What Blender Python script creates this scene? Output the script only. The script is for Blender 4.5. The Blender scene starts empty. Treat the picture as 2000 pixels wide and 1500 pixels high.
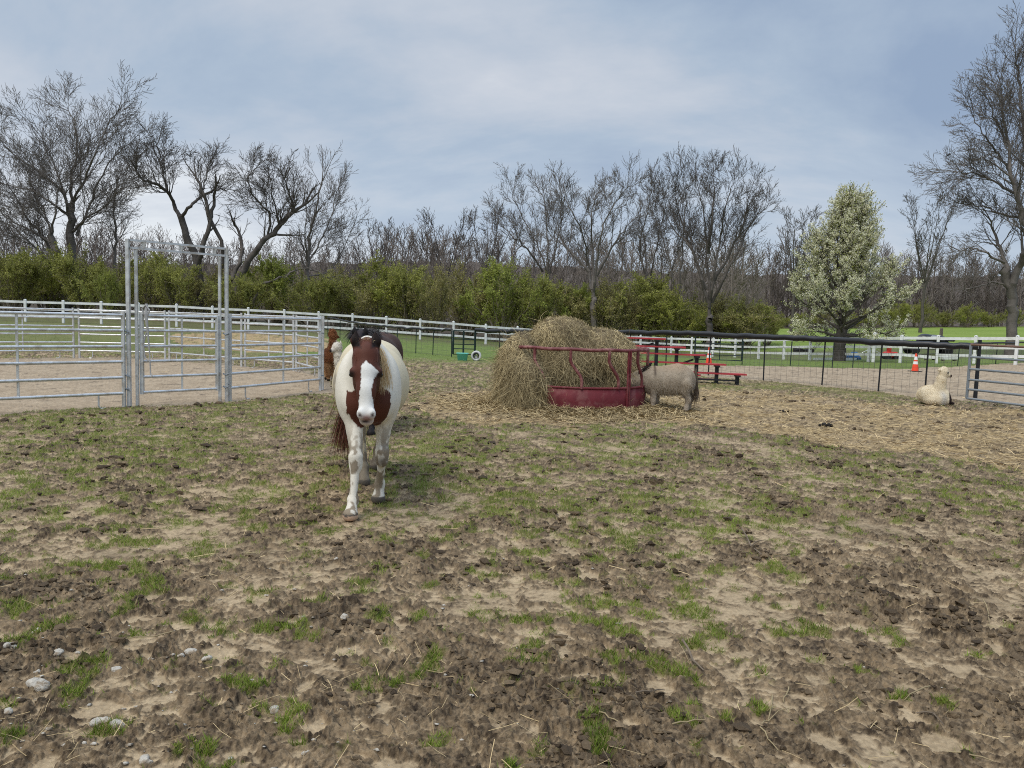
import bpy, math, random
import numpy as np
from mathutils import Vector, Matrix

# ------------------------------------------------------------------ camera, sky, sun, exposure
SC = bpy.context.scene
COL = SC.collection
F_PX, CX, CY, EYE = 1500.0, 1000.0, 750.0, 1.6
PITCH = math.atan((CY - 622.0) / F_PX)
ROLL = math.radians(1.7)
FW = Vector((0, math.cos(PITCH), -math.sin(PITCH)))
U0 = Vector((0, math.sin(PITCH), math.cos(PITCH)))
R0 = Vector((1, 0, 0))
CR = R0 * math.cos(ROLL) + U0 * math.sin(ROLL)
CU = U0 * math.cos(ROLL) - R0 * math.sin(ROLL)
cam = bpy.data.cameras.new("camera")
cam.sensor_fit = 'HORIZONTAL'
cam.angle = 2 * math.atan(1000.0 / F_PX)
cam.clip_start, cam.clip_end = 0.1, 3000
cam_ob = bpy.data.objects.new("camera", cam)
COL.objects.link(cam_ob)
M = Matrix((CR, CU, -FW)).transposed().to_4x4()
M.translation = (0, 0, EYE)
cam_ob.matrix_world = M
SC.camera = cam_ob

def ray(px, py):
    return FW + CR * ((px - CX) / F_PX) - CU * ((py - CY) / F_PX)

def at(px, py, depth):                      # world point on the pixel's ray at distance Y = depth
    v = ray(px, py)
    v = v * (depth / v.y)
    return Vector((v.x, v.y, v.z + EYE))

def gp(px, py, z=0.0):                      # world point on the level plane z
    v = ray(px, py)
    v = v * ((z - EYE) / v.z)
    return Vector((v.x, v.y, z))

SUN_EL, SUN_AZ = math.radians(58), math.radians(-35)   # high, left of and behind the camera
world = bpy.data.worlds.new("World")
SC.world = world
world.use_nodes = True
nt = world.node_tree
nt.nodes.clear()

def N(tree, typ, **kw):
    n = tree.nodes.new(typ)
    for k, v in kw.items():
        if k in n.bl_rna.properties:
            setattr(n, k, v)
        else:
            n.inputs[k].default_value = v
    return n

def math_node(tree, op, a, b=None, c=None, clamp=False):
    n = tree.nodes.new('ShaderNodeMath')
    n.operation = op
    n.use_clamp = clamp
    for i, v in enumerate((a, b, c)):
        if v is None:
            continue
        if isinstance(v, (int, float)):
            n.inputs[i].default_value = v
        else:
            tree.links.new(v, n.inputs[i])
    return n.outputs[0]

def ramp(tree, fac, stops, interp='LINEAR'):
    n = tree.nodes.new('ShaderNodeValToRGB')
    n.color_ramp.interpolation = interp
    el = n.color_ramp.elements
    while len(el) < len(stops):
        el.new(0.5)
    for e, (p, c) in zip(el, stops):
        e.position = p
        e.color = (c[0], c[1], c[2], 1) if not isinstance(c, (int, float)) else (c, c, c, 1)
    tree.links.new(fac, n.inputs[0])
    return n.outputs[0]

def mix(tree, fac, a, b, mode='MIX'):
    n = tree.nodes.new('ShaderNodeMix')
    n.data_type = 'RGBA'
    n.blend_type = mode
    for sock, v in ((n.inputs[0], fac), (n.inputs[6], a), (n.inputs[7], b)):
        if isinstance(v, (int, float)):
            sock.default_value = v if sock.type == 'VALUE' else (v, v, v, 1)
        elif isinstance(v, tuple):
            sock.default_value = (v[0], v[1], v[2], 1)
        else:
            tree.links.new(v, sock)
    return n.outputs[2]

def build_sky():
    L = nt.links.new
    sky = N(nt, 'ShaderNodeTexSky', sky_type='NISHITA', sun_disc=False,
            sun_elevation=SUN_EL, sun_rotation=math.radians(180) + SUN_AZ)
    tc = nt.nodes.new('ShaderNodeTexCoord')
    sep = nt.nodes.new('ShaderNodeSeparateXYZ')
    L(tc.outputs['Generated'], sep.inputs[0])
    x, y, z = sep.outputs
    zz = math_node(nt, 'ADD', math_node(nt, 'MAXIMUM', z, 0.0), 0.34)
    u = math_node(nt, 'DIVIDE', x, zz)
    v = math_node(nt, 'DIVIDE', y, zz)
    comb = nt.nodes.new('ShaderNodeCombineXYZ')
    L(u, comb.inputs[0]); L(v, comb.inputs[1])
    mp = nt.nodes.new('ShaderNodeMapping')
    mp.inputs['Rotation'].default_value = (0, 0, math.radians(17))
    mp.inputs['Scale'].default_value = (0.74, 1.15, 1)
    mp.inputs['Location'].default_value = (1.9, 8.8, 0.0)
    L(comb.outputs[0], mp.inputs[0])
    n1 = N(nt, 'ShaderNodeTexNoise', Scale=1.25, Detail=7.0, Roughness=0.58, Distortion=0.3)
    L(mp.outputs[0], n1.inputs['Vector'])
    n2 = N(nt, 'ShaderNodeTexNoise', Scale=0.42, Detail=3.0, Roughness=0.5, Distortion=0.2)
    L(mp.outputs[0], n2.inputs['Vector'])
    # thin brighter sky to the left, thicker blue-grey cloud to the right
    az = math_node(nt, 'DIVIDE', x, math_node(nt, 'MAXIMUM', y, 0.2))
    side = math_node(nt, 'MULTIPLY_ADD', az, -0.26, 0.0)
    side = math_node(nt, 'MINIMUM', math_node(nt, 'MAXIMUM', side, -0.2), 0.13)
    t = math_node(nt, 'ADD', math_node(nt, 'MULTIPLY_ADD', n1.outputs[0], 1.3, -0.65),
                  math_node(nt, 'MULTIPLY_ADD', n2.outputs[0], 0.9, -0.45))
    t = math_node(nt, 'ADD', math_node(nt, 'ADD', t, 0.555), math_node(nt, 'MULTIPLY', side, 1.15))
    cloud = ramp(nt, t, [(0.28, (0.265, 0.345, 0.475)), (0.47, (0.365, 0.445, 0.55)),
                         (0.57, (0.45, 0.505, 0.585)), (0.69, (0.535, 0.57, 0.63)), (0.86, (0.76, 0.78, 0.80))])
    # pale band low over the woods
    low = math_node(nt, 'SUBTRACT', 1.0, math_node(nt, 'DIVIDE', math_node(nt, 'MAXIMUM', z, 0.0), 0.24), clamp=True)
    low = math_node(nt, 'MULTIPLY', low, math_node(nt, 'MULTIPLY_ADD', n2.outputs[0], 1.0, 0.05))
    cloud = mix(nt, low, cloud, (0.60, 0.655, 0.73))
    # overcast sky is brightest overhead
    zen = math_node(nt, 'MULTIPLY_ADD', math_node(nt, 'MAXIMUM', math_node(nt, 'SUBTRACT', z, 0.42), 0.0), 2.6, 1.0)
    sc = nt.nodes.new('ShaderNodeVectorMath'); sc.operation = 'SCALE'
    L(cloud, sc.inputs[0]); L(math_node(nt, 'MULTIPLY', zen, 9.5), sc.inputs['Scale'])
    col = mix(nt, 0.93, sky.outputs[0], sc.outputs[0])
    bg = N(nt, 'ShaderNodeBackground', Strength=0.1)
    L(col, bg.inputs[0])
    out = nt.nodes.new('ShaderNodeOutputWorld')
    L(bg.outputs[0], out.inputs[0])
build_sky()
sun = bpy.data.lights.new("sun", 'SUN')
sun.energy, sun.angle, sun.color = 1.5, math.radians(26), (1.0, 0.94, 0.84)
sun_ob = bpy.data.objects.new("sun", sun)
COL.objects.link(sun_ob)
sd = Vector((math.sin(SUN_AZ) * math.cos(SUN_EL), -math.cos(SUN_AZ) * math.cos(SUN_EL), math.sin(SUN_EL)))
sun_ob.rotation_euler = sd.to_track_quat('Z', 'Y').to_euler()
SC.view_settings.view_transform = 'Standard'
SC.view_settings.look = 'None'
SC.view_settings.exposure = 0.30
SC.view_settings.gamma = 1.0
SC.cycles.use_denoising = False
SC.cycles.filter_width = 1.05
SC.cycles.max_bounces = 6

# ------------------------------------------------------------------ numpy noise
def _hash(ix, iy, iz, seed):
    h = (ix.astype(np.uint32) * np.uint32(374761393) + iy.astype(np.uint32) * np.uint32(668265263)
         + iz.astype(np.uint32) * np.uint32(2147483647 - 1013) + np.uint32((seed * 1274126177) & 0xffffffff))
    h = (h ^ (h >> np.uint32(13))) * np.uint32(1274126177)
    h = (h ^ (h >> np.uint32(16))) * np.uint32(2246822519)
    return h ^ (h >> np.uint32(15))

def hrand(ix, iy, iz=None, seed=0):
    ix = np.asarray(ix).astype(np.int64); iy = np.asarray(iy).astype(np.int64)
    iz = np.zeros_like(ix) if iz is None else np.asarray(iz).astype(np.int64)
    return _hash(ix & 0xffffffff, iy & 0xffffffff, iz & 0xffffffff, seed).astype(np.float64) / 4294967295.0

def noise2(x, y, seed=0):                    # gradient noise, about -1..1
    xi = np.floor(x); yi = np.floor(y)
    fx = x - xi; fy = y - yi
    u = fx * fx * fx * (fx * (fx * 6 - 15) + 10); v = fy * fy * fy * (fy * (fy * 6 - 15) + 10)
    def g(dx, dy):
        a = hrand(xi + dx, yi + dy, None, seed) * 6.2831853
        return np.cos(a) * (fx - dx) + np.sin(a) * (fy - dy)
    a = g(0, 0); b = g(1, 0); c = g(0, 1); d = g(1, 1)
    return 1.5 * (a + u * (b - a) + v * (c - a + u * (a - b - c + d)))

def fbm(x, y, f=1.0, o=4, seed=0, gain=0.5):
    s = 0; a = 1.0; t = 0
    for i in range(o):
        s = s + a * noise2(x * f + 17.3 * i, y * f - 9.1 * i, seed + i); t += a
        a *= gain; f *= 2.03
    return s / t * 1.25

def noise3(p, f, seed=0):                    # value noise -1..1
    q = p * f
    i = np.floor(q); w = q - i; w = w * w * (3 - 2 * w)
    def h(a, b, c): return hrand(i[:, 0] + a, i[:, 1] + b, i[:, 2] + c, seed)
    r = 0
    for a in (0, 1):
        for b in (0, 1):
            for c in (0, 1):
                r = r + h(a, b, c) * (w[:, 0] if a else 1 - w[:, 0]) * (w[:, 1] if b else 1 - w[:, 1]) * (w[:, 2] if c else 1 - w[:, 2])
    return r * 2 - 1

def fbm3(p, f, o=3, seed=0):
    s = 0; a = 1; t = 0
    for k in range(o):
        s = s + a * noise3(p + 3.7 * k, f, seed + k); t += a; a *= .5; f *= 2
    return s / t

def sstep(a, b, x):
    t = np.clip((x - a) / (b - a), 0, 1)
    return t * t * (3 - 2 * t)

# ------------------------------------------------------------------ mesh helpers
def link(name, me, parent=None, loc=None):
    o = bpy.data.objects.new(name, me)
    COL.objects.link(o)
    if parent is not None:
        o.parent = parent
    if loc is not None:
        o.location = loc
    return o

def raw_mesh(name, V, faces, material=None, smooth=False, cols=None):
    """faces: an (n,3) or (n,4) array or a list of such arrays; cols: (nv,3) linear colours"""
    V = np.ascontiguousarray(V, dtype=np.float32)
    if isinstance(faces, np.ndarray):
        faces = [faces]
    faces = [np.asarray(f, dtype=np.int32) for f in faces if len(f)]
    me = bpy.data.meshes.new(name)
    me.vertices.add(len(V))
    me.vertices.foreach_set('co', V.ravel())
    nl = sum(f.size for f in faces); nf = sum(len(f) for f in faces)
    me.loops.add(nl); me.polygons.add(nf)
    me.loops.foreach_set('vertex_index', np.concatenate([f.ravel() for f in faces]))
    tot = np.concatenate([np.full(len(f), f.shape[1], np.int32) for f in faces])
    start = np.concatenate([[0], np.cumsum(tot)[:-1]]).astype(np.int32)
    me.polygons.foreach_set('loop_start', start)
    me.polygons.foreach_set('use_smooth', np.full(nf, smooth, dtype=bool))
    if cols is not None:
        a = me.attributes.new('Col', 'FLOAT_COLOR', 'POINT')
        c = np.ones((len(V), 4), np.float32); c[:, :3] = cols
        a.data.foreach_set('color', c.ravel())
    me.update(calc_edges=True)
    if material:
        me.materials.append(material)
    return me

def tag(o, label=None, cat=None, group=None, kind=None):
    if label: o['label'] = label
    if cat: o['category'] = cat
    if group: o['group'] = group
    if kind: o['kind'] = kind
    return o

def thing(name, loc, label, cat, group=None, rotz=0.0):
    o = bpy.data.objects.new(name, None)
    COL.objects.link(o)
    o.empty_display_size = 0.1
    o.location = loc
    o.rotation_euler = (0, 0, rotz)
    return tag(o, label, cat, group)

class MB:
    """collects boxes, bars and tubes; build() links them as one mesh object"""
    def __init__(s): s.v = []; s.f4 = []; s.f3 = []; s.n = 0
    def add(s, V, F):
        V = np.asarray(V, float); F = np.asarray(F)
        (s.f4 if F.shape[1] == 4 else s.f3).append(F + s.n)
        s.v.append(V); s.n += len(V)
    def box(s, c, size, rotz=0.0, bev=0.0):
        hx, hy, hz = size[0] / 2, size[1] / 2, size[2] / 2
        b = min(bev, hx * .9, hy * .9, hz * .9)
        if b <= 0:
            V = np.array([[x, y, z] for z in (-hz, hz) for y in (-hy, hy) for x in (-hx, hx)])
            F = [[0, 2, 3, 1], [4, 5, 7, 6], [0, 1, 5, 4], [2, 6, 7, 3], [0, 4, 6, 2], [1, 3, 7, 5]]
            F3 = None
        else:
            rings = []
            for (z, i) in ((-hz, b), (-hz + b, 0), (hz - b, 0), (hz, b)):
                x, y = hx - i, hy - i
                rings += [[-x, -y, z], [x, -y, z], [x, y, z], [-x, y, z]]
            V = np.array(rings)
            F = [[3, 2, 1, 0], [12, 13, 14, 15]]
            for r in range(3):
                for k in range(4):
                    a = r * 4 + k; c2 = r * 4 + (k + 1) % 4
                    F.append([a, c2, c2 + 4, a + 4])
        cs, sn = math.cos(rotz), math.sin(rotz)
        W = V.copy()
        W[:, 0] = V[:, 0] * cs - V[:, 1] * sn; W[:, 1] = V[:, 0] * sn + V[:, 1] * cs
        s.add(W + np.array(c), F)
        return s
    def bar(s, p0, p1, w, h):                # rectangular board between two points, h vertical
        p0 = Vector(p0); p1 = Vector(p1); d = (p1 - p0).normalized()
        up = Vector((0, 0, 1))
        if abs(d.z) > .95: up = Vector((0, 1, 0))
        sx = d.cross(up).normalized(); uz = sx.cross(d).normalized()
        V = []
        for p in (p0, p1):
            for (a, b) in ((-1, -1), (1, -1), (1, 1), (-1, 1)):
                V.append(p + sx * a * w / 2 + uz * b * h / 2)
        F = [[3, 2, 1, 0], [4, 5, 6, 7]] + [[k, (k + 1) % 4, (k + 1) % 4 + 4, k + 4] for k in range(4)]
        s.add([list(v) for v in V], F)
        return s
    def tube(s, path, r, n=8, cap=True):
        P = [Vector(p) for p in path]
        R = r if isinstance(r, (list, tuple, np.ndarray)) else [r] * len(P)
        V = []; prev = None
        for i, p in enumerate(P):
            d = (P[min(i + 1, len(P) - 1)] - P[max(i - 1, 0)]).normalized()
            if prev is None:
                a = Vector((0, 0, 1)) if abs(d.z) < .9 else Vector((1, 0, 0))
                e = d.cross(a).normalized()
            else:
                e = (prev - d * prev.dot(d)).normalized()
            prev = e; f = d.cross(e)
            for k in range(n):
                t = 2 * math.pi * k / n
                V.append(p + (e * math.cos(t) + f * math.sin(t)) * R[i])
        F = []
        for i in range(len(P) - 1):
            for k in range(n):
                a = i * n + k; b = i * n + (k + 1) % n
                F.append([a, b, b + n, a + n])
        base = s.n
        s.add([list(v) for v in V], F)
        if cap:
            for i, p, rev in ((0, P[0], True), (len(P) - 1, P[-1], False)):
                V2 = [list(V[i * n + k]) for k in range(n)] + [list(p)]
                F2 = [[k, (k + 1) % n, n] if not rev else [(k + 1) % n, k, n] for k in range(n)]
                s.add(V2, F2)
        return s
    def lathe(s, c, prof, n=20):
        V = []; F = []
        for (r, z) in prof:
            for k in range(n):
                t = 2 * math.pi * k / n
                V.append([c[0] + r * math.cos(t), c[1] + r * math.sin(t), c[2] + z])
        for i in range(len(prof) - 1):
            for k in range(n):
                a = i * n + k; b = i * n + (k + 1) % n
                F.append([a, b, b + n, a + n])
        s.add(V, F)
        return s
    def build(s, name, material, parent=None, origin=None, smooth=False, cols=None):
        V = np.concatenate(s.v)
        if origin is not None:
            V = V - np.array(origin)
        fs = [np.concatenate(f) for f in (s.f4, s.f3) if f]
        me = raw_mesh(name, V, fs, material, smooth, cols)
        return link(name, me, parent)

def ribbons(P, W, side):
    """P (n,k,3) strand points, W (n,) or (n,k) widths, side (n,3) unit: flat strips"""
    n, k, _ = P.shape
    if W.ndim == 1:
        W = W[:, None] * np.ones((1, k))
    A = P - side[:, None, :] * W[:, :, None] / 2
    B = P + side[:, None, :] * W[:, :, None] / 2
    V = np.stack([A, B], 2).reshape(-1, 3)
    base = (np.arange(n) * k * 2)[:, None] + (np.arange(k - 1) * 2)[None, :]
    Fq = np.stack([base, base + 1, base + 3, base + 2], -1).reshape(-1, 4)
    return V, Fq

def unit(v):
    return v / np.maximum(np.linalg.norm(v, axis=-1, keepdims=True), 1e-9)

# ------------------------------------------------------------------ materials
def mat(name, color=None, rough=0.8, attr=False, vary=0.25, scale=6.0, detail=4.0, bump=0.0, bump_scale=40.0,
        metal=0.0, spec=0.3, trans=0.0, tint=None, tint_scale=1.5, sheen=0.0):
    m = bpy.data.materials.new(name)
    m.use_nodes = True
    t = m.node_tree; t.nodes.clear(); L = t.links.new
    out = t.nodes.new('ShaderNodeOutputMaterial')
    b = t.nodes.new('ShaderNodeBsdfPrincipled')
    tc = t.nodes.new('ShaderNodeTexCoord')
    nz = N(t, 'ShaderNodeTexNoise', Scale=scale, Detail=detail, Roughness=0.6)
    L(tc.outputs['Object'], nz.inputs['Vector'])
    if attr:
        at_ = t.nodes.new('ShaderNodeAttribute'); at_.attribute_name = 'Col'
        c = at_.outputs['Color']
    else:
        c = tuple(color)
    if tint is not None:
        n2 = N(t, 'ShaderNodeTexNoise', Scale=tint_scale, Detail=5.0, Roughness=0.65)
        L(tc.outputs['Object'], n2.inputs['Vector'])
        c = mix(t, ramp(t, n2.outputs[0], [(0.48, 0.0), (0.62, 1.0)]), c, tuple(tint))
    f = ramp(t, nz.outputs[0], [(0.25, 1.0 - vary), (0.75, 1.0 + vary)])
    c = mix(t, 1.0, c, f, 'MULTIPLY')
    L(c, b.inputs['Base Color'])
    b.inputs['Roughness'].default_value = rough
    b.inputs['Metallic'].default_value = metal
    b.inputs['Specular IOR Level'].default_value = spec
    if sheen:
        b.inputs['Sheen Weight'].default_value = sheen
    if bump:
        nb = N(t, 'ShaderNodeTexNoise', Scale=bump_scale, Detail=4.0, Roughness=0.65)
        L(tc.outputs['Object'], nb.inputs['Vector'])
        bp = N(t, 'ShaderNodeBump', Strength=bump, Distance=0.02)
        L(nb.outputs[0], bp.inputs['Height'])
        L(bp.outputs[0], b.inputs['Normal'])
    if trans:
        tr = t.nodes.new('ShaderNodeBsdfTranslucent')
        L(c, tr.inputs[0])
        ms = t.nodes.new('ShaderNodeMixShader'); ms.inputs[0].default_value = trans
        L(b.outputs[0], ms.inputs[1]); L(tr.outputs[0], ms.inputs[2])
        L(ms.outputs[0], out.inputs[0])
    else:
        L(b.outputs[0], out.inputs[0])
    return m

M_GROUND = mat('mud_grass_ground', attr=True, rough=0.9, vary=0.22, scale=30.0, detail=6, bump=0.55, bump_scale=70.0, spec=0.2)
M_LAND = mat('far_grass', (0.12, 0.13, 0.05), rough=0.95, vary=0.3, scale=0.3, spec=0.1)
M_BLADE = mat('grass_blade', attr=True, rough=0.6, vary=0.15, trans=0.25, spec=0.25)
M_STRAW = mat('straw', attr=True, rough=0.75, vary=0.15, spec=0.2)
M_CLOD = mat('mud_clod', attr=True, rough=0.85, vary=0.35, scale=25, bump=0.8, bump_scale=60, spec=0.25)
M_BARK = mat('bark', (0.165, 0.147, 0.132), rough=0.95, vary=0.35, scale=2.0, spec=0.1)
M_BARK_DARK = mat('dark_bark', (0.11, 0.097, 0.087), rough=0.95, vary=0.35, scale=2.0, spec=0.1)
M_WOOD_FAR = mat('far_twigs', attr=True, rough=1.0, vary=0.2, scale=0.5, spec=0.0)
M_LEAF = mat('spring_leaf', attr=True, rough=0.65, vary=0.15, trans=0.35, spec=0.15)
M_BLOSSOM = mat('blossom', attr=True, rough=0.7, vary=0.08, trans=0.3, spec=0.1)
M_WHITE = mat('white_fence_paint', (0.80, 0.81, 0.80), rough=0.45, vary=0.06, scale=3.0, tint=(0.62, 0.63, 0.59), tint_scale=2.2)
M_GALV = mat('galvanized_steel', (0.66, 0.675, 0.685), rough=0.42, metal=0.6, vary=0.16, scale=14.0, spec=0.5, tint=(0.50, 0.48, 0.45), tint_scale=5.0)
M_GREYPAINT = mat('grey_gate_paint', (0.20, 0.225, 0.245), rough=0.45, vary=0.12, spec=0.4)
M_BROWNPIPE = mat('rusty_top_rail', (0.19, 0.115, 0.085), rough=0.7, vary=0.3)
M_BLACK = mat('black_metal', (0.016, 0.018, 0.022), rough=0.5, vary=0.2)
M_GREENMETAL = mat('dark_green_metal', (0.012, 0.028, 0.026), rough=0.5, vary=0.2)
M_PIPE = mat('black_plastic_pipe', (0.012, 0.013, 0.016), rough=0.42, vary=0.15, spec=0.45)
M_POSTCAP = mat('white_post_tip', (0.7, 0.7, 0.68), rough=0.5, vary=0.1)
M_WIRE = mat('wire', (0.16, 0.15, 0.14), rough=0.6, metal=0.4, vary=0.2)
M_RED = mat('red_feeder_paint', (0.14, 0.021, 0.028), rough=0.65, vary=0.22, scale=4.0, tint=(0.19, 0.062, 0.062), tint_scale=5.0, spec=0.25)
M_REDPIPE = mat('red_pipe_paint', (0.15, 0.036, 0.038), rough=0.6, vary=0.25, scale=6, spec=0.4, tint=(0.25, 0.11, 0.10), tint_scale=6.0)
M_BENCHRED = mat('red_bench_paint', (0.42, 0.045, 0.055), rough=0.55, vary=0.2, scale=5)
M_ORANGE = mat('cone_orange', (0.86, 0.085, 0.035), rough=0.5, vary=0.06)
M_CONEWHITE = mat('cone_white', (0.8, 0.8, 0.78), rough=0.4, vary=0.06)
M_RUBBER = mat('black_rubber', (0.02, 0.02, 0.02), rough=0.8, vary=0.2)
M_TEAL = mat('teal_plastic', (0.18, 0.62, 0.56), rough=0.45, vary=0.08)
M_TUBWHITE = mat('white_plastic', (0.62, 0.62, 0.61), rough=0.5, vary=0.1)
M_STONE = mat('pale_stone', (0.50, 0.46, 0.39), rough=0.9, vary=0.3, scale=30, bump=0.6, bump_scale=60, tint=(0.22, 0.17, 0.115), tint_scale=22)
M_COAT = mat('animal_coat', attr=True, rough=0.62, vary=0.07, scale=45.0, spec=0.22, bump=0.12, bump_scale=140)
M_FLEECE = mat('fleece', attr=True, rough=0.95, vary=0.12, scale=35.0, spec=0.08, bump=0.9, bump_scale=60)
M_HAIR = mat('hair', attr=True, rough=0.55, vary=0.12, spec=0.25)
M_EYE = mat('eye', (0.012, 0.008, 0.006), rough=0.12, vary=0.0, spec=0.5)
M_BLUE = mat('blue_plastic', (0.02, 0.10, 0.27), rough=0.5, vary=0.2)
M_REDPLASTIC = mat('red_plastic', (0.55, 0.04, 0.03), rough=0.45, vary=0.15)
M_TWIG = mat('twig_bark', (0.16, 0.125, 0.09), rough=0.9, vary=0.3, scale=15)
M_OLDWOOD = mat('weathered_wood', (0.2, 0.165, 0.13), rough=0.9, vary=0.3, scale=8)
M_DARKCAR = mat('dark_vehicle_paint', (0.012, 0.012, 0.014), rough=0.3, vary=0.1, spec=0.5)
M_GLASS_DARK = mat('pale_vehicle_panel', (0.55, 0.57, 0.6), rough=0.3, vary=0.1)
M_ROPE = mat('grey_rope', (0.42, 0.41, 0.40), rough=0.9, vary=0.2)
# ------------------------------------------------------------------ terrain
def interp_list(pts, n=None):
    return pts
# white board fence, left run: (pixel x, top y, height px)
FA = [(-26, 583, 43.5), (50, 586, 43.2), (124, 588, 43), (198, 590, 42.8), (271, 593, 42.5), (345, 595, 42.3), (415, 599, 42), (485, 602, 41.7),
      (555, 606, 41.4), (622, 610, 41), (688, 614, 40.6), (754, 619, 40.2), (820, 624, 39.8), (885, 628.5, 39.2), (948, 634, 38.7),
      (1010, 638.5, 38), (1070, 643, 37.3), (1130, 648, 36.6), (1190, 652, 36), (1250, 655, 35.3), (1310, 658.5, 34.7)]
# right run, coming nearer to the right
FB = [(1310, 658.5, 34.7), (1350, 659.5, 35), (1392, 661, 35.6), (1435, 662.5, 36.6), (1481, 661.5, 39.5), (1530, 660.5, 42.5), (1581, 659, 45.2),
      (1636, 657.5, 48), (1696, 657, 50), (1758, 656, 52), (1829, 656.5, 53), (1902, 657, 54), (1983, 657, 56), (2068, 657.5, 58), (2160, 658.5, 60.5)]
FH = 1.35
def fence_pts(lst):
    out = []
    for (px, top, h) in lst:
        d = FH * F_PX / h
        out.append((at(px, top + h, d), d))
    return out
PA = fence_pts(FA); PB = fence_pts(FB)

ctrl = []
for X in (-24, -12, 0, 12, 24):
    for Y in (-10, 0, 8, 16, 24, 30):
        ctrl.append((X, Y, 0.0))
for p, d in PA[::2] + PB[::2]:
    ctrl.append((p.x, p.y, p.z))
for (px, py, d) in ((1560, 662, 75), (1750, 662, 78), (1980, 664, 75), (1560, 642, 130), (1780, 641.5, 125), (2000, 640.5, 120), (2300, 640, 120),
                    (0, 600, 78), (400, 615, 80), (800, 640, 80), (1200, 655, 85)):
    p = at(px, py, d); ctrl.append((p.x, p.y, p.z))
for (X, Y, Z) in ((-110, 60, 1.2), (-120, 160, 3), (0, 160, 1.0), (110, 160, 3.0), (130, 60, 1.0), (60, 0, 0), (-60, 0, 0), (0, -60, 0), (80, -60, 0), (-80, -60, 0), (0, 260, 4), (200, 260, 4), (-200, 260, 4)):
    ctrl.append((X, Y, Z))
CT = np.array(ctrl)
def _tps(r2):
    return 0.5 * r2 * np.log(np.maximum(r2, 1e-9))
_n = len(CT)
_A = np.zeros((_n + 3, _n + 3))
_r2 = ((CT[:, None, :2] - CT[None, :, :2]) ** 2).sum(-1)
_A[:_n, :_n] = _tps(_r2) + np.eye(_n) * 8.0
_A[:_n, _n] = 1; _A[:_n, _n + 1:] = CT[:, :2]
_A[_n, :_n] = 1; _A[_n + 1:, :_n] = CT[:, :2].T
_w = np.linalg.solve(_A, np.concatenate([CT[:, 2], np.zeros(3)]))
def terrain(x, y):
    x = np.atleast_1d(np.asarray(x, float)); y = np.atleast_1d(np.asarray(y, float))
    cx = np.clip(x, -200, 200); cy = np.clip(y, -60, 260)
    z = _w[_n] + _w[_n + 1] * cx + _w[_n + 2] * cy
    for i in range(_n):
        z = z + _w[i] * _tps((cx - CT[i, 0]) ** 2 + (cy - CT[i, 1]) ** 2)
    near = 1 - sstep(24, 32, y) * 1.0
    near = np.where(np.abs(x) < 26, near, near * np.clip(1 - (np.abs(x) - 26) / 10, 0, 1))
    return z * (1 - near)
_TX = np.linspace(-220, 220, 441); _TY = np.linspace(-60, 270, 331)
_TG = terrain(*[a.ravel() for a in np.meshgrid(_TX, _TY)]).reshape(len(_TY), len(_TX))
def tz(x, y):                                  # fast bilinear look-up
    x = np.clip(np.asarray(x, float), -219.9, 219.9); y = np.clip(np.asarray(y, float), -59.9, 269.9)
    i = np.floor(x + 220).astype(int); j = np.floor(y + 60).astype(int)
    fx = x + 220 - i; fy = y + 60 - j
    return (_TG[j, i] * (1 - fx) + _TG[j, i + 1] * fx) * (1 - fy) + (_TG[j + 1, i] * (1 - fx) + _TG[j + 1, i + 1] * fx) * fy
def tzf(x, y): return float(tz(np.array([x]), np.array([y]))[0])

def inpoly(x, y, P):
    P = np.array([[p[0], p[1]] for p in P]); r = np.zeros(x.shape, bool)
    j = len(P) - 1
    for i in range(len(P)):
        xi, yi = P[i]; xj, yj = P[j]
        c = ((yi > y) != (yj > y)) & (x < (xj - xi) * (y - yi) / (yj - yi + 1e-12) + xi)
        r ^= c; j = i
    return r
def gpoly(*px): return [gp(a, b) for a, b in px]

FEED = Vector((1.22, 14.45, 0)); FEED_R = 1.3
PEN = [(-8.5, 9.9), (-6.1, 12.0), (-4.85, 13.2), (-3.75, 15.8), (-4.5, 18.8), (-5.6, 20.9), (-7.4, 21.9), (-10.6, 24.2), (-13.4, 23.8), (-15.6, 21.5), (-16.5, 18), (-16, 14), (-14, 11), (-11.3, 9.3)]
POLY_HAY = gpoly((1330, 760), (1500, 766), (1700, 785), (1800, 798), (2300, 815), (2500, 960), (2100, 940), (1850, 905), (1700, 880), (1500, 850), (1300, 828), (1150, 832), (950, 832), (800, 815), (800, 775), (940, 770))
POLY_ARENA = gpoly((1300, 713), (1480, 714), (1620, 718), (1750, 720), (2000, 714), (2400, 712), (2600, 800), (2300, 850), (2000, 797), (1905, 786), (1800, 777), (1700, 764), (1480, 744), (1330, 731))
POLY_STRIP = gpoly((1330, 752), (1480, 744), (1605, 750), (1715, 763), (1830, 780), (1830, 793), (1715, 782), (1600, 770), (1480, 762), (1340, 762))
POLY_STRAWPATCH = gpoly((330, 663), (420, 659), (560, 663), (640, 668), (650, 688), (540, 690), (430, 684), (340, 675))
POLY_LAWN = gpoly((640, 668), (700, 678), (776, 688), (842, 693), (930, 698), (1010, 702), (1010, 640), (640, 630))

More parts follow.
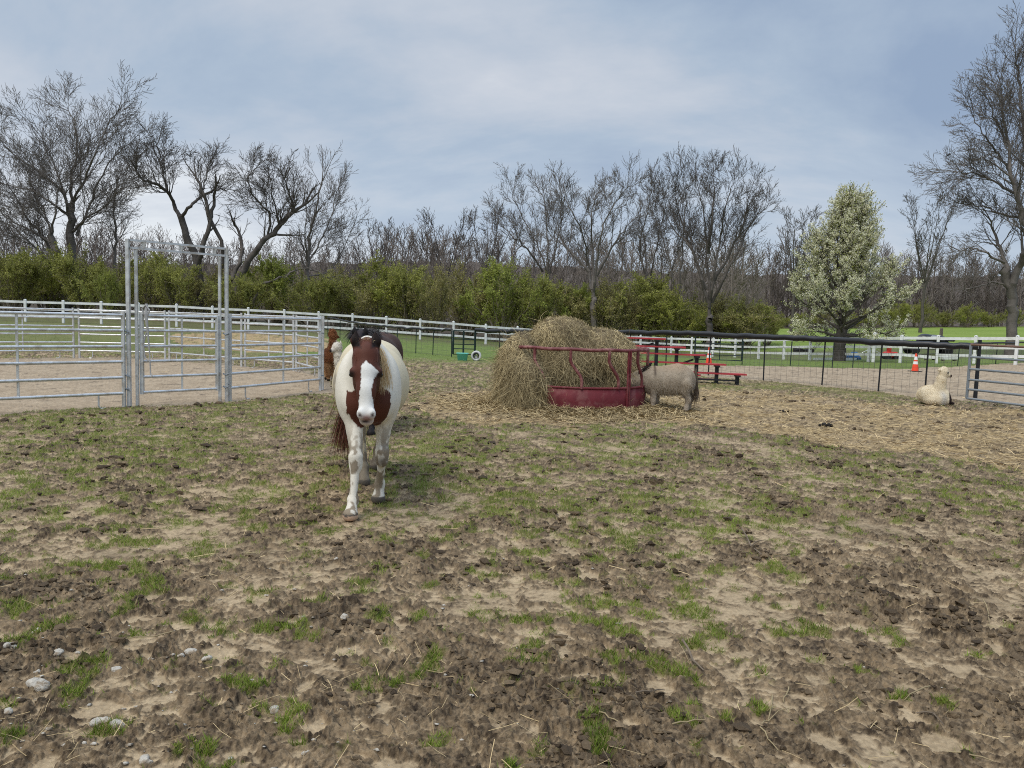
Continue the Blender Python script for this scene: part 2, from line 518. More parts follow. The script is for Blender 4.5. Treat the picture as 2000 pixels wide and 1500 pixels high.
def ground(x, y):
    """height above the terrain and albedo of the paddock at world x, y"""
    jx = x + .45 * fbm(x, y, .55, 2, 11) + .12 * fbm(x, y, 3.1, 2, 12)
    jy = y + .45 * fbm(x, y, .55, 2, 13) + .12 * fbm(x, y, 3.1, 2, 14)
    hx_ = x + .8 * fbm(x, y, .8, 2, 15) + .40 * fbm(x, y, 3.6, 2, 16); hy_ = y + .8 * fbm(x, y, .8, 2, 17) + .40 * fbm(x, y, 3.6, 2, 18)
    pen = inpoly(jx, jy, PEN)
    hay = inpoly(hx_, hy_, POLY_HAY) | (((jx - FEED.x) ** 2 + (jy - FEED.y) ** 2) < 2.7 ** 2)
    arena = inpoly(jx, jy, POLY_ARENA)
    strip = inpoly(jx, jy, POLY_STRIP)
    patch = inpoly(jx, jy, POLY_STRAWPATCH)
    lawn = inpoly(jx, jy, POLY_LAWN)
    far = jy > 25.5 + .0 * jx
    paddock = ~(pen | arena | lawn)
    # ---- relief: trampled mud with silted hollows
    lo = fbm(x, y, .33, 3, 21)
    me = fbm(x, y, 1.1, 3, 22)
    wx = x + .10 * fbm(x, y, 4.0, 2, 23); wy = y + .10 * fbm(x, y, 4.0, 2, 24)
    b = .75 - np.abs(fbm(wx, wy, 5.0, 4, 25, .6)) * 2.0
    r1 = fbm(wx, wy, 9.0, 4, 26, .62)
    r2 = fbm(x, y, 26.0, 3, 27, .6)
    rough_mask = np.clip(.72 + .38 * me + .15 * lo, .3, 1.25)
    # hoof prints: one jittered pit per cell
    qx = x + .045 * fbm(x, y, 7.0, 2, 36) + .012 * r2; qy = y + .045 * fbm(x, y, 7.0, 2, 37) + .012 * r2
    pit = np.zeros_like(x)
    cs = .30
    ci = np.floor(x / cs); cj = np.floor(y / cs)
    for a in (-1, 0, 1):
        for c in (-1, 0, 1):
            px_ = (ci + a + .15 + .7 * hrand(ci + a, cj + c, None, 31)) * cs
            py_ = (cj + c + .15 + .7 * hrand(ci + a, cj + c, None, 32)) * cs
            on = hrand(ci + a, cj + c, None, 33) < .42
            ang = hrand(ci + a, cj + c, None, 34) * 3.14
            rr = .05 + .04 * hrand(ci + a, cj + c, None, 35)
            dx, dy = qx - px_, qy - py_
            u = dx * np.cos(ang) + dy * np.sin(ang); v = -dx * np.sin(ang) + dy * np.cos(ang)
            q = np.sqrt((u / rr) ** 2 + (v / (rr * .75)) ** 2)
            pit += np.where(on, -.034 * np.exp(-(q ** 2.2)) + .022 * np.exp(-((q - 1.35) / .33) ** 2), 0)
    crumb = (.5 - np.abs(fbm(wx, wy, 13.0, 3, 28, .65))) * rough_mask
    det = rough_mask * (.020 * b + .034 * r1 + .019 * r2) + .055 * crumb + pit * (.35 + .6 * rough_mask) + .007 * me
    level = .0085 + .005 * fbm(x, y, .8, 2, 41) + .009 * fbm(x, y, 3.2, 2, 42) + .004 * sstep(2.8, 5, y) - .0025 * sstep(4.2, 2.6, y) - .004 * sstep(6.5, 9, y)
    silt = sstep(-.005, .007, level - det)
    h = np.maximum(det, level + .0015 * r2 + .10 * (det - level) * (det < level))
    calm = np.where(pen | arena, .42, 1.0) * np.where(lawn, .35, 1.0) * np.where(hay, .6, 1.0) * np.where(far & paddock, .55, 1.0)
    h = h * calm + .03 * lo * paddock
    # ---- colours
    n1 = fbm(x, y, 2.3, 4, 51); n2 = fbm(x, y, 9.0, 3, 52); n3 = fbm(x, y, 38.0, 3, 53, .7)
    def C(*c): return np.array(c)[None, :]
    def bl(a, bb, t): return a * (1 - t[:, None]) + bb * t[:, None]
    o = np.ones((len(x), 1))
    mud = bl(C(.042, .029, .018) * o, C(.275, .20, .12) * o, np.clip(.47 + .25 * n1 + .55 * n2 + .8 * n3 - 8.0 * (det - level - .022), 0, 1))
    tan = bl(C(.29, .215, .13) * o, C(.47, .36, .225) * o, np.clip(.5 + .5 * n2 + .35 * n1 + .6 * n3, 0, 1))
    wet = sstep(.25, .7, fbm(x, y, .9, 3, 54))                      # damper, darker silt
    tan = tan * (1 - .30 * wet[:, None])
    c = bl(mud, tan, silt)
    # grass cover of the paddock
    near = np.interp(y, [2.3, 3.6, 5.0, 6.5, 9, 12, 17, 22, 30], [-.24, -.12, .01, .09, .14, .13, .08, .08, .12])
    side = np.interp(x / np.maximum(y, 1), [-.7, -.2, .2, .45, .7], [.06, .0, .02, -.05, -.16])
    g = .26 * fbm(x, y, .55, 3, 61) + 1.0 * fbm(x, y, 4.2, 5, 62, .66) + near + side - .06
    gp_ = sstep(-.02, .30, g) * (1 - .5 * silt) * paddock * ~hay
    gp_ = np.where(strip, np.clip(.45 + fbm(x, y, 1.4, 3, 63), .1, 1), gp_)
    grass = bl(C(.105, .12, .024) * o, C(.205, .22, .054) * o, np.clip(.5 + .6 * n2 + .4 * n1, 0, 1))
    c = bl(c, grass, gp_ * .72)
    # straw round the feeder
    hay_t = hay * np.clip(.58 + .9 * fbm(x, y, 1.5, 4, 64) + .7 * n2, 0.0, 1)
    strawc = bl(C(.20, .145, .076) * o, C(.47, .345, .175) * o, np.clip(.5 + .7 * n2 + .5 * n3 + .3 * n1, 0, 1))
    c = bl(c, strawc, hay_t)
    # sand of the pen and the arena
    sand = bl(C(.275, .208, .138) * o, C(.43, .34, .235) * o, np.clip(.55 + .5 * n1 + .5 * n2 + .3 * n3, 0, 1))
    sand = bl(sand, C(.13, .098, .07) * o, sstep(.34, .62, fbm(x, y, 2.9, 4, 65) + .3 * n2) * .75)
    c = np.where((pen | arena)[:, None], sand, c)
    pt = patch * np.clip(.6 + n1, 0, 1)
    c = bl(c, C(.40, .29, .15) * o, pt)
    # beyond the pen: thin grass over dirt, then grass
    fx = sstep(25.0, 30.0, jy + 2 * n1) * (~(arena | pen)) * (~patch)
    farg = bl(C(.105, .125, .035) * o, C(.185, .185, .07) * o, np.clip(.5 + .5 * n1 + .4 * fbm(x, y, .5, 3, 66), 0, 1))
    lawnc = bl(C(.10, .15, .030) * o, C(.165, .21, .055) * o, np.clip(.5 + .5 * n1 + .3 * n2, 0, 1))
    lw = (lawn | ((y > 27) & (x > -9)))
    farg = np.where(lw[:, None], lawnc, farg)
    c = bl(c, farg, fx)
    c = np.where(lawn[:, None], lawnc, c)
    weeds = sstep(43, 50, y + 1.5 * n1 - .0 * x) * (y < 62)
    c = bl(c, C(.10, .088, .05) * o, weeds * .75 * np.clip(.7 + n1, 0, 1))
    field = sstep(60, 64, y + 2 * n1) * (x > 14)
    fieldc = bl(C(.155, .225, .035) * o, C(.22, .285, .06) * o, np.clip(.5 + .6 * fbm(x, y, .08, 3, 67) + .2 * n1, 0, 1))
    c = bl(c, fieldc, field)
    wood = sstep(64, 70, y) * (x <= 14) + sstep(128, 134, y) * (x > 14)
    c = bl(c, C(.075, .06, .042) * o, np.clip(wood, 0, 1))
    return h, np.clip(c, .01, .9), gp_, hay_t, silt

def build_ground():
    s = np.concatenate([np.linspace(-1.9, -.92, 70)[:-1], np.linspace(-.92, .92, 1460), np.linspace(.92, 1.9, 70)[1:]])
    v_main = np.arange(2400 / 2.45, 2400 / 48.0, -1.35)
    Y = np.concatenate([np.geomspace(.9, 2.45, 40)[:-1], 2400 / v_main, np.geomspace(48.6, 270, 90)])
    S, YY = np.meshgrid(s, Y)
    X = (S * YY).ravel(); YY = YY.ravel()
    h, c, *_ = ground(X, YY)
    Z = tz(X, YY) + h
    ns, ny = len(s), len(Y)
    i = (np.arange(ny - 1) * ns)[:, None] + np.arange(ns - 1)[None, :]
    Fq = np.stack([i, i + 1, i + ns + 1, i + ns], -1).reshape(-1, 4)
    me = raw_mesh('ground', np.stack([X, YY, Z], 1), Fq, M_GROUND, True, c)
    o = link('ground', me); tag(o, 'trampled muddy paddock ground with pale silt, grass and straw', kind='structure')
    # plain land all round, just below the paddock sheet
    g = np.concatenate([[-1500, -900, -500], np.arange(-300, 301, 6.0), [500, 900, 1500]])
    GX, GY = np.meshgrid(g, g)
    GZ = tz(GX.ravel(), GY.ravel()) - .30
    n = len(g)
    i = (np.arange(n - 1) * n)[:, None] + np.arange(n - 1)[None, :]
    Fq = np.stack([i, i + 1, i + n + 1, i + n], -1).reshape(-1, 4)
    me = raw_mesh('land', np.stack([GX.ravel(), GY.ravel(), GZ], 1), Fq, M_LAND, True)
    tag(link('land', me), 'grassy land reaching out to the horizon', kind='structure')
build_ground()

def gz(x, y):
    x = np.atleast_1d(np.asarray(x, float)); y = np.atleast_1d(np.asarray(y, float))
    return tz(x, y) + ground(x, y)[0]

def screen_samples(rng, n, y0, y1, smax=.95):
    """ground points spread so that each part of the view gets its share"""
    v = rng.uniform(2400 / y1, 2400 / y0, n); y = 2400 / v
    s = rng.uniform(-smax, smax, n)
    return s * y, y

def build_ground_cover():
    rng = np.random.default_rng(5)
    # ---- grass blades
    x, y = screen_samples(rng, 1150000, 2.4, 36)
    h, c, g, hay, silt = ground(x, y)
    keep = rng.random(len(x)) < np.clip(g * 1.15 - .06, 0, 1) ** 1.3
    x, y, h, g = x[keep], y[keep], h[keep], g[keep]
    n = len(x)
    z = tz(x, y) + h - .004
    ht = (.014 + .030 * rng.random(n) ** 1.6) * (.6 + .5 * g)
    wd = np.maximum(.0042, .00085 * y) * rng.uniform(.7, 1.3, n)
    a = rng.uniform(0, 6.283, n); lean = rng.uniform(.2, 1.1, n)
    top = np.stack([x + np.cos(a) * ht * lean, y + np.sin(a) * ht * lean, z + ht], 1)
    b = rng.uniform(0, 6.283, n)
    sx = np.stack([np.cos(b) * wd / 2, np.sin(b) * wd / 2, np.zeros(n)], 1)
    base = np.stack([x, y, z], 1)
    V = np.stack([base - sx, base + sx, top], 1).reshape(-1, 3)
    t = np.clip(.5 + .5 * fbm(x, y, 1.6, 2, 71) + rng.normal(0, .25, n), 0, 1)[:, None]
    cc = np.array([.095, .15, .014]) * (1 - t) + np.array([.27, .355, .050]) * t
    dry = rng.random(n) < .22
    cc[dry] = np.array([.34, .27, .13])
    me = raw_mesh('grass', V, np.arange(n * 3).reshape(-1, 3), M_BLADE, False, np.repeat(cc, 3, 0))
    tag(link('grass', me), 'short patchy green grass growing through the mud', 'grass', kind='stuff')
    # ---- straw and hay litter lying on the ground
    x, y = screen_samples(rng, 350000, 2.4, 24)
    h, c, g, hay, silt = ground(x, y)
    pr = np.clip(hay * .85 - .05, 0, 1) + np.where(hay > .1, 0, (.004 + .022 * sstep(.1, .7, fbm(x, y, .9, 2, 73))) * np.interp(y, [2.4, 5, 9], [.30, .55, 1.0]))
    keep = rng.random(len(x)) < pr
    x, y, h, hay = x[keep], y[keep], h[keep], hay[keep]
    n = len(x)
    L = (.025 + .12 * rng.random(n) ** 1.8) * (1 + .6 * (hay > .3)); a = rng.uniform(0, 6.283, n)
    W = np.maximum(.0022, .00075 * y) * rng.uniform(.5, 1.2, n)
    z = tz(x, y) + h
    k = np.array([-.5, 0, .5])
    bend = rng.normal(0, .12, n)
    P = np.zeros((n, 3, 3))
    P[:, :, 0] = x[:, None] + np.cos(a)[:, None] * k * L[:, None] - np.sin(a)[:, None] * (k ** 2) * (bend * L)[:, None]
    P[:, :, 1] = y[:, None] + np.sin(a)[:, None] * k * L[:, None] + np.cos(a)[:, None] * (k ** 2) * (bend * L)[:, None]
    tl = rng.normal(0, .22, n) * L
    P[:, :, 2] = z[:, None] + .012 + np.abs(tl)[:, None] * .5 + k[None, :] * tl[:, None] + .03 * (hay * rng.random(n))[:, None]
    side = np.stack([-np.sin(a), np.cos(a), rng.normal(0, .5, n)], 1); side = unit(side)
    V, Fq = ribbons(P, W, side)
    t = rng.random(n)[:, None]
    cc = np.array([.20, .14, .07]) * (1 - t) + np.array([.68, .52, .28]) * t
    me = raw_mesh('straw_litter', V, Fq, M_STRAW, False, np.repeat(cc, 6, 0))
    tag(link('straw_litter', me), 'loose yellow straw scattered over the mud round the feeder', 'straw', kind='stuff')
    # ---- crumbs and clods of mud
    x, y = screen_samples(rng, 56000, 2.4, 18)
    h, c, g, hay, silt = ground(x, y)
    m = fbm(x, y, 1.1, 3, 22) + .4 * fbm(x, y, 3.0, 2, 91)
    keep = (rng.random(len(x)) < np.clip(np.interp(y, [2.4, 4, 6, 14], [-.02, .04, .22, .28]) + 1.0 * m, .0, .9)) & (silt < .8) & (hay < .6) & ~inpoly(x, y, PEN) & ~inpoly(x, y, POLY_ARENA)
    x, y, h = x[keep], y[keep], h[keep]
    n = len(x)
    ico = []; 
    t = (1 + 5 ** .5) / 2
    iv = np.array([[-1, t, 0], [1, t, 0], [-1, -t, 0], [1, -t, 0], [0, -1, t], [0, 1, t], [0, -1, -t], [0, 1, -t], [t, 0, -1], [t, 0, 1], [-t, 0, -1], [-t, 0, 1]], float)
    iv /= np.linalg.norm(iv[0])
    iff = np.array([[0, 11, 5], [0, 5, 1], [0, 1, 7], [0, 7, 10], [0, 10, 11], [1, 5, 9], [5, 11, 4], [11, 10, 2], [10, 7, 6], [7, 1, 8], [3, 9, 4], [3, 4, 2], [3, 2, 6], [3, 6, 8], [3, 8, 9], [4, 9, 5], [2, 4, 11], [6, 2, 10], [8, 6, 7], [9, 8, 1]])
    r = (.005 + .022 * rng.random(n) ** 3.5) * np.interp(y, [2.4, 5, 9, 18], [.8, 1.1, 1.7, 2.3])
    V = iv[None] * rng.uniform(.4, 1.55, (n, 12, 1)) * r[:, None, None]
    V[:, :, 2] *= rng.uniform(.4, .8, n)[:, None]
    V[:, :, 0] *= rng.uniform(.8, 1.7, n)[:, None]
    V = V + np.stack([x, y, tz(x, y) + h + r * .12], 1)[:, None, :]
    Fq = (iff[None] + (np.arange(n) * 12)[:, None, None]).reshape(-1, 3)
    tt = np.clip(rng.normal(.35, .3, n), 0, 1)[:, None]
    cc = np.array([.055, .038, .023]) * (1 - tt) + np.array([.20, .145, .086]) * tt
    me = raw_mesh('mud_clods', V.reshape(-1, 3), Fq, M_CLOD, False, np.repeat(cc, 12, 0))
    tag(link('mud_clods', me), 'crumbly dark brown clods of churned mud', 'mud', kind='stuff')
build_ground_cover()

# ------------------------------------------------------------------ white board fence
def board_fence(name, P, label, rails, skip_first_post=False, extra=()):
    base = P[0][0]
    root = thing(name, base, label, 'fence')
    pm = MB().box((0, 0, FH / 2 - .15), (.125, .125, FH + .3), bev=.008)
    pm.lathe((0, 0, FH), [(.088, 0), (.088, .02), (.001, .06)], 4)
    first = None
    pts = [p for p, d in P]
    for i, p in enumerate(pts):
        if skip_first_post and i == 0:
            continue
        a = pts[min(i + 1, len(pts) - 1)] - pts[max(i - 1, 0)]
        if first is None:
            o = first = pm.build('post', M_WHITE, root)
        else:
            o = first.copy(); COL.objects.link(o); o.parent = root
        o.location = p - base
        o.rotation_euler = (0, 0, math.atan2(a.y, a.x) + random.uniform(-.02, .02))
    for ex in extra:
        o = first.copy(); COL.objects.link(o); o.parent = root
        o.location = ex - base; o.scale = (1.15, 1.15, 1.08)
    for i in range(len(pts) - 1):
        for z in rails:
            m = MB()
            a = pts[i] + Vector((0, 0, z + random.uniform(-.012, .012))); b = pts[i + 1] + Vector((0, 0, z + random.uniform(-.012, .012)))
            if name == 'board_fence' and skip_first_post and i == 9 and z < .6:
                b = b - Vector((0, 0, .13))
            d = (b - a).normalized() * .066
            m.bar(a + d - base, b - d - base, .04, .14)
            m.build('rail', M_WHITE, root)
    return root
random.seed(4)
board_fence('board_fence', PA, 'long white three-rail board fence running behind the round pen and hay feeder', (1.22, .82, .42))
board_fence('board_fence', PB, 'white three-rail board fence running in front of the pear tree toward the right', (1.24, .80, .40), True,
            extra=[at(1705, 706.5, 39.6)])

# ------------------------------------------------------------------ wire fence with black pipe on top
WF = [(640, 664, 1.12), (664, 669, 1.1), (700, 676, 1.06), (738, 682, 1.05), (776, 687.5, 1.04), (812, 690.5, 1.03), (845, 693, 1.03), (882, 697, 1.05)]
WG = [(928, 698.5, 1.08), (975, 702, 1.08), (1022, 705.5, 1.1), (1090, 711, 1.12), (1160, 717, 1.16), (1228, 722, 1.24), (1300, 728, 1.27), (1383, 734, 1.27), (1491, 744, 1.255),
      (1605, 753, 1.25), (1715, 765, 1.24), (1806, 772, 1.24), (1902, 778, 1.22)]
def wire_fence(L, label, near_mesh=True, pipe_r=.055, pipe_from=0, sag=0.03, t_extra=.05, mesh_h=1.0, pipe_ext=None, pipe=True, posts_green=False):
    P = [(gp(px, py), h) for px, py, h in L]
    P = [(Vector((p.x, p.y, tzf(p.x, p.y))), h) for p, h in P]
    base = P[0][0]
    root = thing('wire_fence', base, label, 'fence')
    for p, h in P:
        m = MB()
        lean = Vector((random.uniform(-.02, .03), 0, 0))
        a = p - base - Vector((0, 0, .2)); b = p - base + Vector((0, 0, h - .02)) + lean
        m.bar(a, b, .038, .012); m.bar(a + Vector((0, .018, 0)), b + Vector((0, .018, 0)), .010, .034)
        po = m.build('t_post', M_GREENMETAL if posts_green else M_BLACK, root)
        MB().bar(b + Vector((0, 0, .001)), b + Vector((0, 0, .075)), .04, .016).build('post_tip', M_POSTCAP, po)
    m = MB()
    for (p, h), (q, h2) in zip(P[:-1], P[1:]):
        n = max(2, int((q - p).length / (.155 if near_mesh else .3)))
        hh = min(mesh_h, h - .05)
        for k in range(n):
            a = p.lerp(q, k / n) - base
            w = .0042 if near_mesh else .006
            m.bar(a + Vector((0, 0, .02)), a + Vector((0, 0, hh)), w, w)
        for z in np.linspace(.04, hh, 7 if near_mesh else 6):
            w = .0042 if near_mesh else .006
            m.bar(p - base + Vector((0, 0, z)), q - base + Vector((0, 0, z)), w, w)
    m.build('wire_mesh', M_WIRE, root)
    if pipe:
        path = []; k0 = pipe_from
        for i in range(k0, len(P) - 1):
            (p, h), (q, h2) = P[i], P[i + 1]
            for t in np.linspace(0, 1, 7)[:-1]:
                path.append(p.lerp(q, t) - base + Vector((random.uniform(-.008, .008), 0, h + (h2 - h) * t - sag * math.sin(math.pi * t) * random.uniform(-.5, 1.6) + .03)))
        path.append(P[-1][0] - base + Vector((0, 0, P[-1][1] + .03)))
        MB().tube(path, pipe_r, 10).build('top_pipe', M_PIPE, root, smooth=True)
    return root, P
random.seed(9)
_, PWF = wire_fence(WF, 'wire fence with thin black top pipe behind the dark horse, left of the small gate', False, .048, posts_green=True)
_, PWG = wire_fence(WG, 'wire mesh fence topped with thick black pipe running from the feeder to the right gate', True, .082)
FAR = [(1449, 711, 1.0), (1543, 714, 1.05), (1625, 717.5, 1.05), (1665, 718, 1.05), (1790, 718, 1.02), (1870, 716, 1.02), (1944, 715, 1.0), (2010, 714, 1.0), (2100, 713, 1.0)]
wire_fence(FAR, 'far wire fence on thin dark posts along the back edge of the sand arena', False, .045, pipe_from=5, posts_green=True)

def tube_gate(name, A, B, zs, label, cat, r, mt, end_r=None, mids=(.5,), mid_w=.03, group=None, top_mat=None):
    base = A
    root = thing(name, base, label, cat, group)
    u = (B - A)
    for z in zs:
        MB().tube([Vector((0, 0, z)), u + Vector((0, 0, z))], r, 10).build('rail', top_mat if (top_mat and z == zs[-1]) else mt, root, smooth=True)
    for t in (0, 1):
        MB().tube([u * t + Vector((0, 0, zs[0] - .0)), u * t + Vector((0, 0, zs[-1]))], (end_r or r) * 1.02, 10).build('upright', mt, root, smooth=True)
    for t in mids:
        MB().bar(u * t + Vector((0, 0, zs[0])), u * t + Vector((0, 0, zs[-1])), mid_w, .02).build('brace', mt, root)
    return root
# small dark gate in the wire fence, behind the teal tub
ga, gb = gp(884.5, 697.5), gp(927, 698.5)
g = tube_gate('wire_fence_gate', ga, gb, [.12, .34, .52, .72, 1.06], 'small dark green tube gate behind the teal tub', 'gate', .02, M_GREENMETAL, .04, mids=(.47,), mid_w=.07)
# far green gate
ga, gb = gp(1356, 709), gp(1448, 712)
tube_gate('field_gate', ga, gb, [.16, .36, .58, .82, 1.1], 'dark green tube gate in the far fence behind the bleachers', 'gate', .021, M_GREENMETAL, .03, mids=(.53,))
# grey gate at the right edge
ga = at(1888, 779, 17.0); ga.z = 0
gb = ga + (Vector((.42, -1.3, 0)).normalized() * 3.6)
tube_gate('paddock_gate', ga, gb, [.13, .335, .55, .785, 1.05, 1.325], 'grey six-bar tube gate standing at the right edge beside the lying alpaca', 'gate', .026, M_GREYPAINT, .03, mids=(.46, .92), top_mat=M_BROWNPIPE)
m = MB(); m.tube([(0, 0, -.1), (0, 0, 1.42)], .042, 10)
q = gp(1905, 778)
o = m.build('gate_post', M_BLACK); o.location = q
tag(o, 'black steel post behind the left end of the grey gate', 'post')

# ------------------------------------------------------------------ round pen
PZ = [.24, .49, .74, .98, 1.23, 1.47]
def pen_panel(A, B, label, group='round pen panels', mids=(.5,), over=0.0):
    base = A; u = B - A; L = u.length; d = u / L
    root = thing('pen_fence', base, label, 'fence panel', group)
    for k, z in enumerate(PZ):
        MB().tube([d * .05 + Vector((0, 0, z)), u - d * .05 + Vector((0, 0, z))], .0245, 10).build('rail', M_GALV, root, smooth=True)
    for t in (.05, L - .05):
        MB().bar(d * t + Vector((0, 0, .0)), d * t + Vector((0, 0, 1.53)), .046, .046).build('upright', M_GALV, root)
    for t in mids:
        MB().bar(u * t + Vector((0, 0, PZ[0])), u * t + Vector((0, 0, PZ[-1])), .036, .012).build('brace', M_GALV, root)
    for t in (.42, L - .42):
        m = MB().tube([d * t + Vector((0, 0, PZ[0])), d * t + Vector((0, 0, .06)), d * (t + .03) + Vector((0, 0, .015)), d * (t + .10) + Vector((0, 0, .015))], .014, 6)
        m.build('foot', M_GALV, root)
    m = MB()
    for t in (.0, L):
        for z in (.33, 1.2):
            m.tube([d * t + Vector((-.03, -.035, z)), d * t + Vector((.0, -.05, z - .01)), d * t + Vector((.035, -.035, z - .02))], .009, 5)
    m.build('clamp', M_GREYPAINT, root)
    return root
G0, G1 = gp(253, 797), gp(443, 785)
E1 = gp(630, 763)
W0 = G0 + Vector((-2.15, -2.14, 0))
W1 = W0 + Vector((-2.7, -.9, 0))
pts = [at(625, 739, 18.7), at(577, 725, 20.7), at(475, 717, 21.7), at(328, 703, 23.7), at(150, 700, 23.3)]
for p in pts: p.z = 0
pts += [Vector((-15.3, 21.4, 0)), Vector((-16.3, 18.2, 0))]
def inset(A, B, e=.03):
    d = (B - A).normalized() * e
    return A + d, B - d
pen_panel(*inset(W0, G0), 'galvanized six-bar panel left of the gate arch, nearest the camera')
pen_panel(*inset(G1, E1), 'galvanized six-bar panel on the right of the gate arch, ending by the brown alpaca', mids=(.55,))
pen_panel(*inset(E1, pts[0]), 'galvanized panel seen nearly edge-on at the right end of the round pen')
pen_panel(*inset(pts[0], pts[1]), 'galvanized panel at the right back corner of the round pen')
pen_panel(*inset(pts[1], pts[2]), 'galvanized panel at the back of the pen, seen through the panel right of the arch')
pen_panel(*inset(pts[2], pts[3]), 'galvanized panel at the back of the pen, seen through the gate under the arch')
pen_panel(*inset(pts[3], pts[4]), 'galvanized panel at the back of the pen, just left of the gate arch')
pen_panel(*inset(pts[4], pts[5]), 'galvanized panel at the far left back of the pen, cut by the photo edge')

def gate_arch():
    A, B = G0, G1
    u = B - A; L = u.length; d = u / L
    root = thing('pen_gate', A, 'tall galvanized arch with a six-bar swing gate in the round pen', 'gate')
    H = 2.66
    for t in (0.0, L):
        MB().bar(d * t, d * t + Vector((0, 0, H)), .052, .052).build('arch_post', M_GALV, root)
    for t in (.125, L - .125):
        MB().bar(d * t, d * t + Vector((0, 0, H - .165)), .042, .042).build('inner_post', M_GALV, root)
    for z in (H - .015, H - .135):
        MB().bar(d * .032 + Vector((0, 0, z)), u - d * .032 + Vector((0, 0, z)), .05, .034).build('header_rail', M_GALV, root)
    m = MB()
    for t in (.15, .52, .87):
        m.bar(u * t + Vector((0, 0, H - .12)), u * t + Vector((0, 0, H - .03)), .05, .034)
    m.build('header_strut', M_GALV, root)
    m = MB()
    for z in (.28, .5, 1.2):
        m.tube([Vector((-.06, -.03, z)), Vector((-.02, -.06, z + .03)), Vector((.04, -.04, z))], .012, 6)
        m.tube([u + Vector((-.05, -.03, z)), u + Vector((.0, -.06, z - .03)), u + Vector((.05, -.03, z))], .012, 6)
    m.build('hinge_pin', M_GREYPAINT, root)
    gl = thing('gate_leaf', (0, 0, 0), None, None); gl.parent = root
    a, b = .20, L - .17
    for z in PZ:
        MB().tube([d * a + Vector((0, 0, z)), d * b + Vector((0, 0, z))], .0235, 10).build('rail', M_GALV, gl, smooth=True)
    for t in (a, b):
        MB().bar(d * t + Vector((0, 0, PZ[0] - .03)), d * t + Vector((0, 0, PZ[-1] + .03)), .052, .05).build('upright', M_GALV, gl)
    MB().bar(d * (a + b) * .51 + Vector((0, 0, PZ[0])), d * (a + b) * .51 + Vector((0, 0, PZ[-1])), .03, .012).build('brace', M_GALV, gl)
    for z, n in ((1.62, 0),):
        pass
    # rope halter hung over the top rail
    c = A + d * .31 + Vector((0, -.03, 0))
    m = MB()
    m.tube([(0, -.03, 1.66), (.0, -.06, 1.5), (.03, -.06, 1.2), (.05, -.05, .85), (.06, -.05, .55), (.09, -.05, .5)], [.02, .028, .015, .011, .010, .018], 7)
    m.tube([(-.03, -.05, 1.48), (-.06, -.055, 1.58), (.0, -.06, 1.64), (.06, -.06, 1.56), (.02, -.06, 1.46)], .014, 6)
    m.tube([(.0, -.05, 1.2), (-.05, -.055, 1.0), (-.02, -.06, .8), (.03, -.055, .75)], .012, 6)
    o = m.build('halter', M_ROPE); o.location = c
    tag(o, 'grey rope halter hanging over the left end of the pen gate', 'halter')
gate_arch()
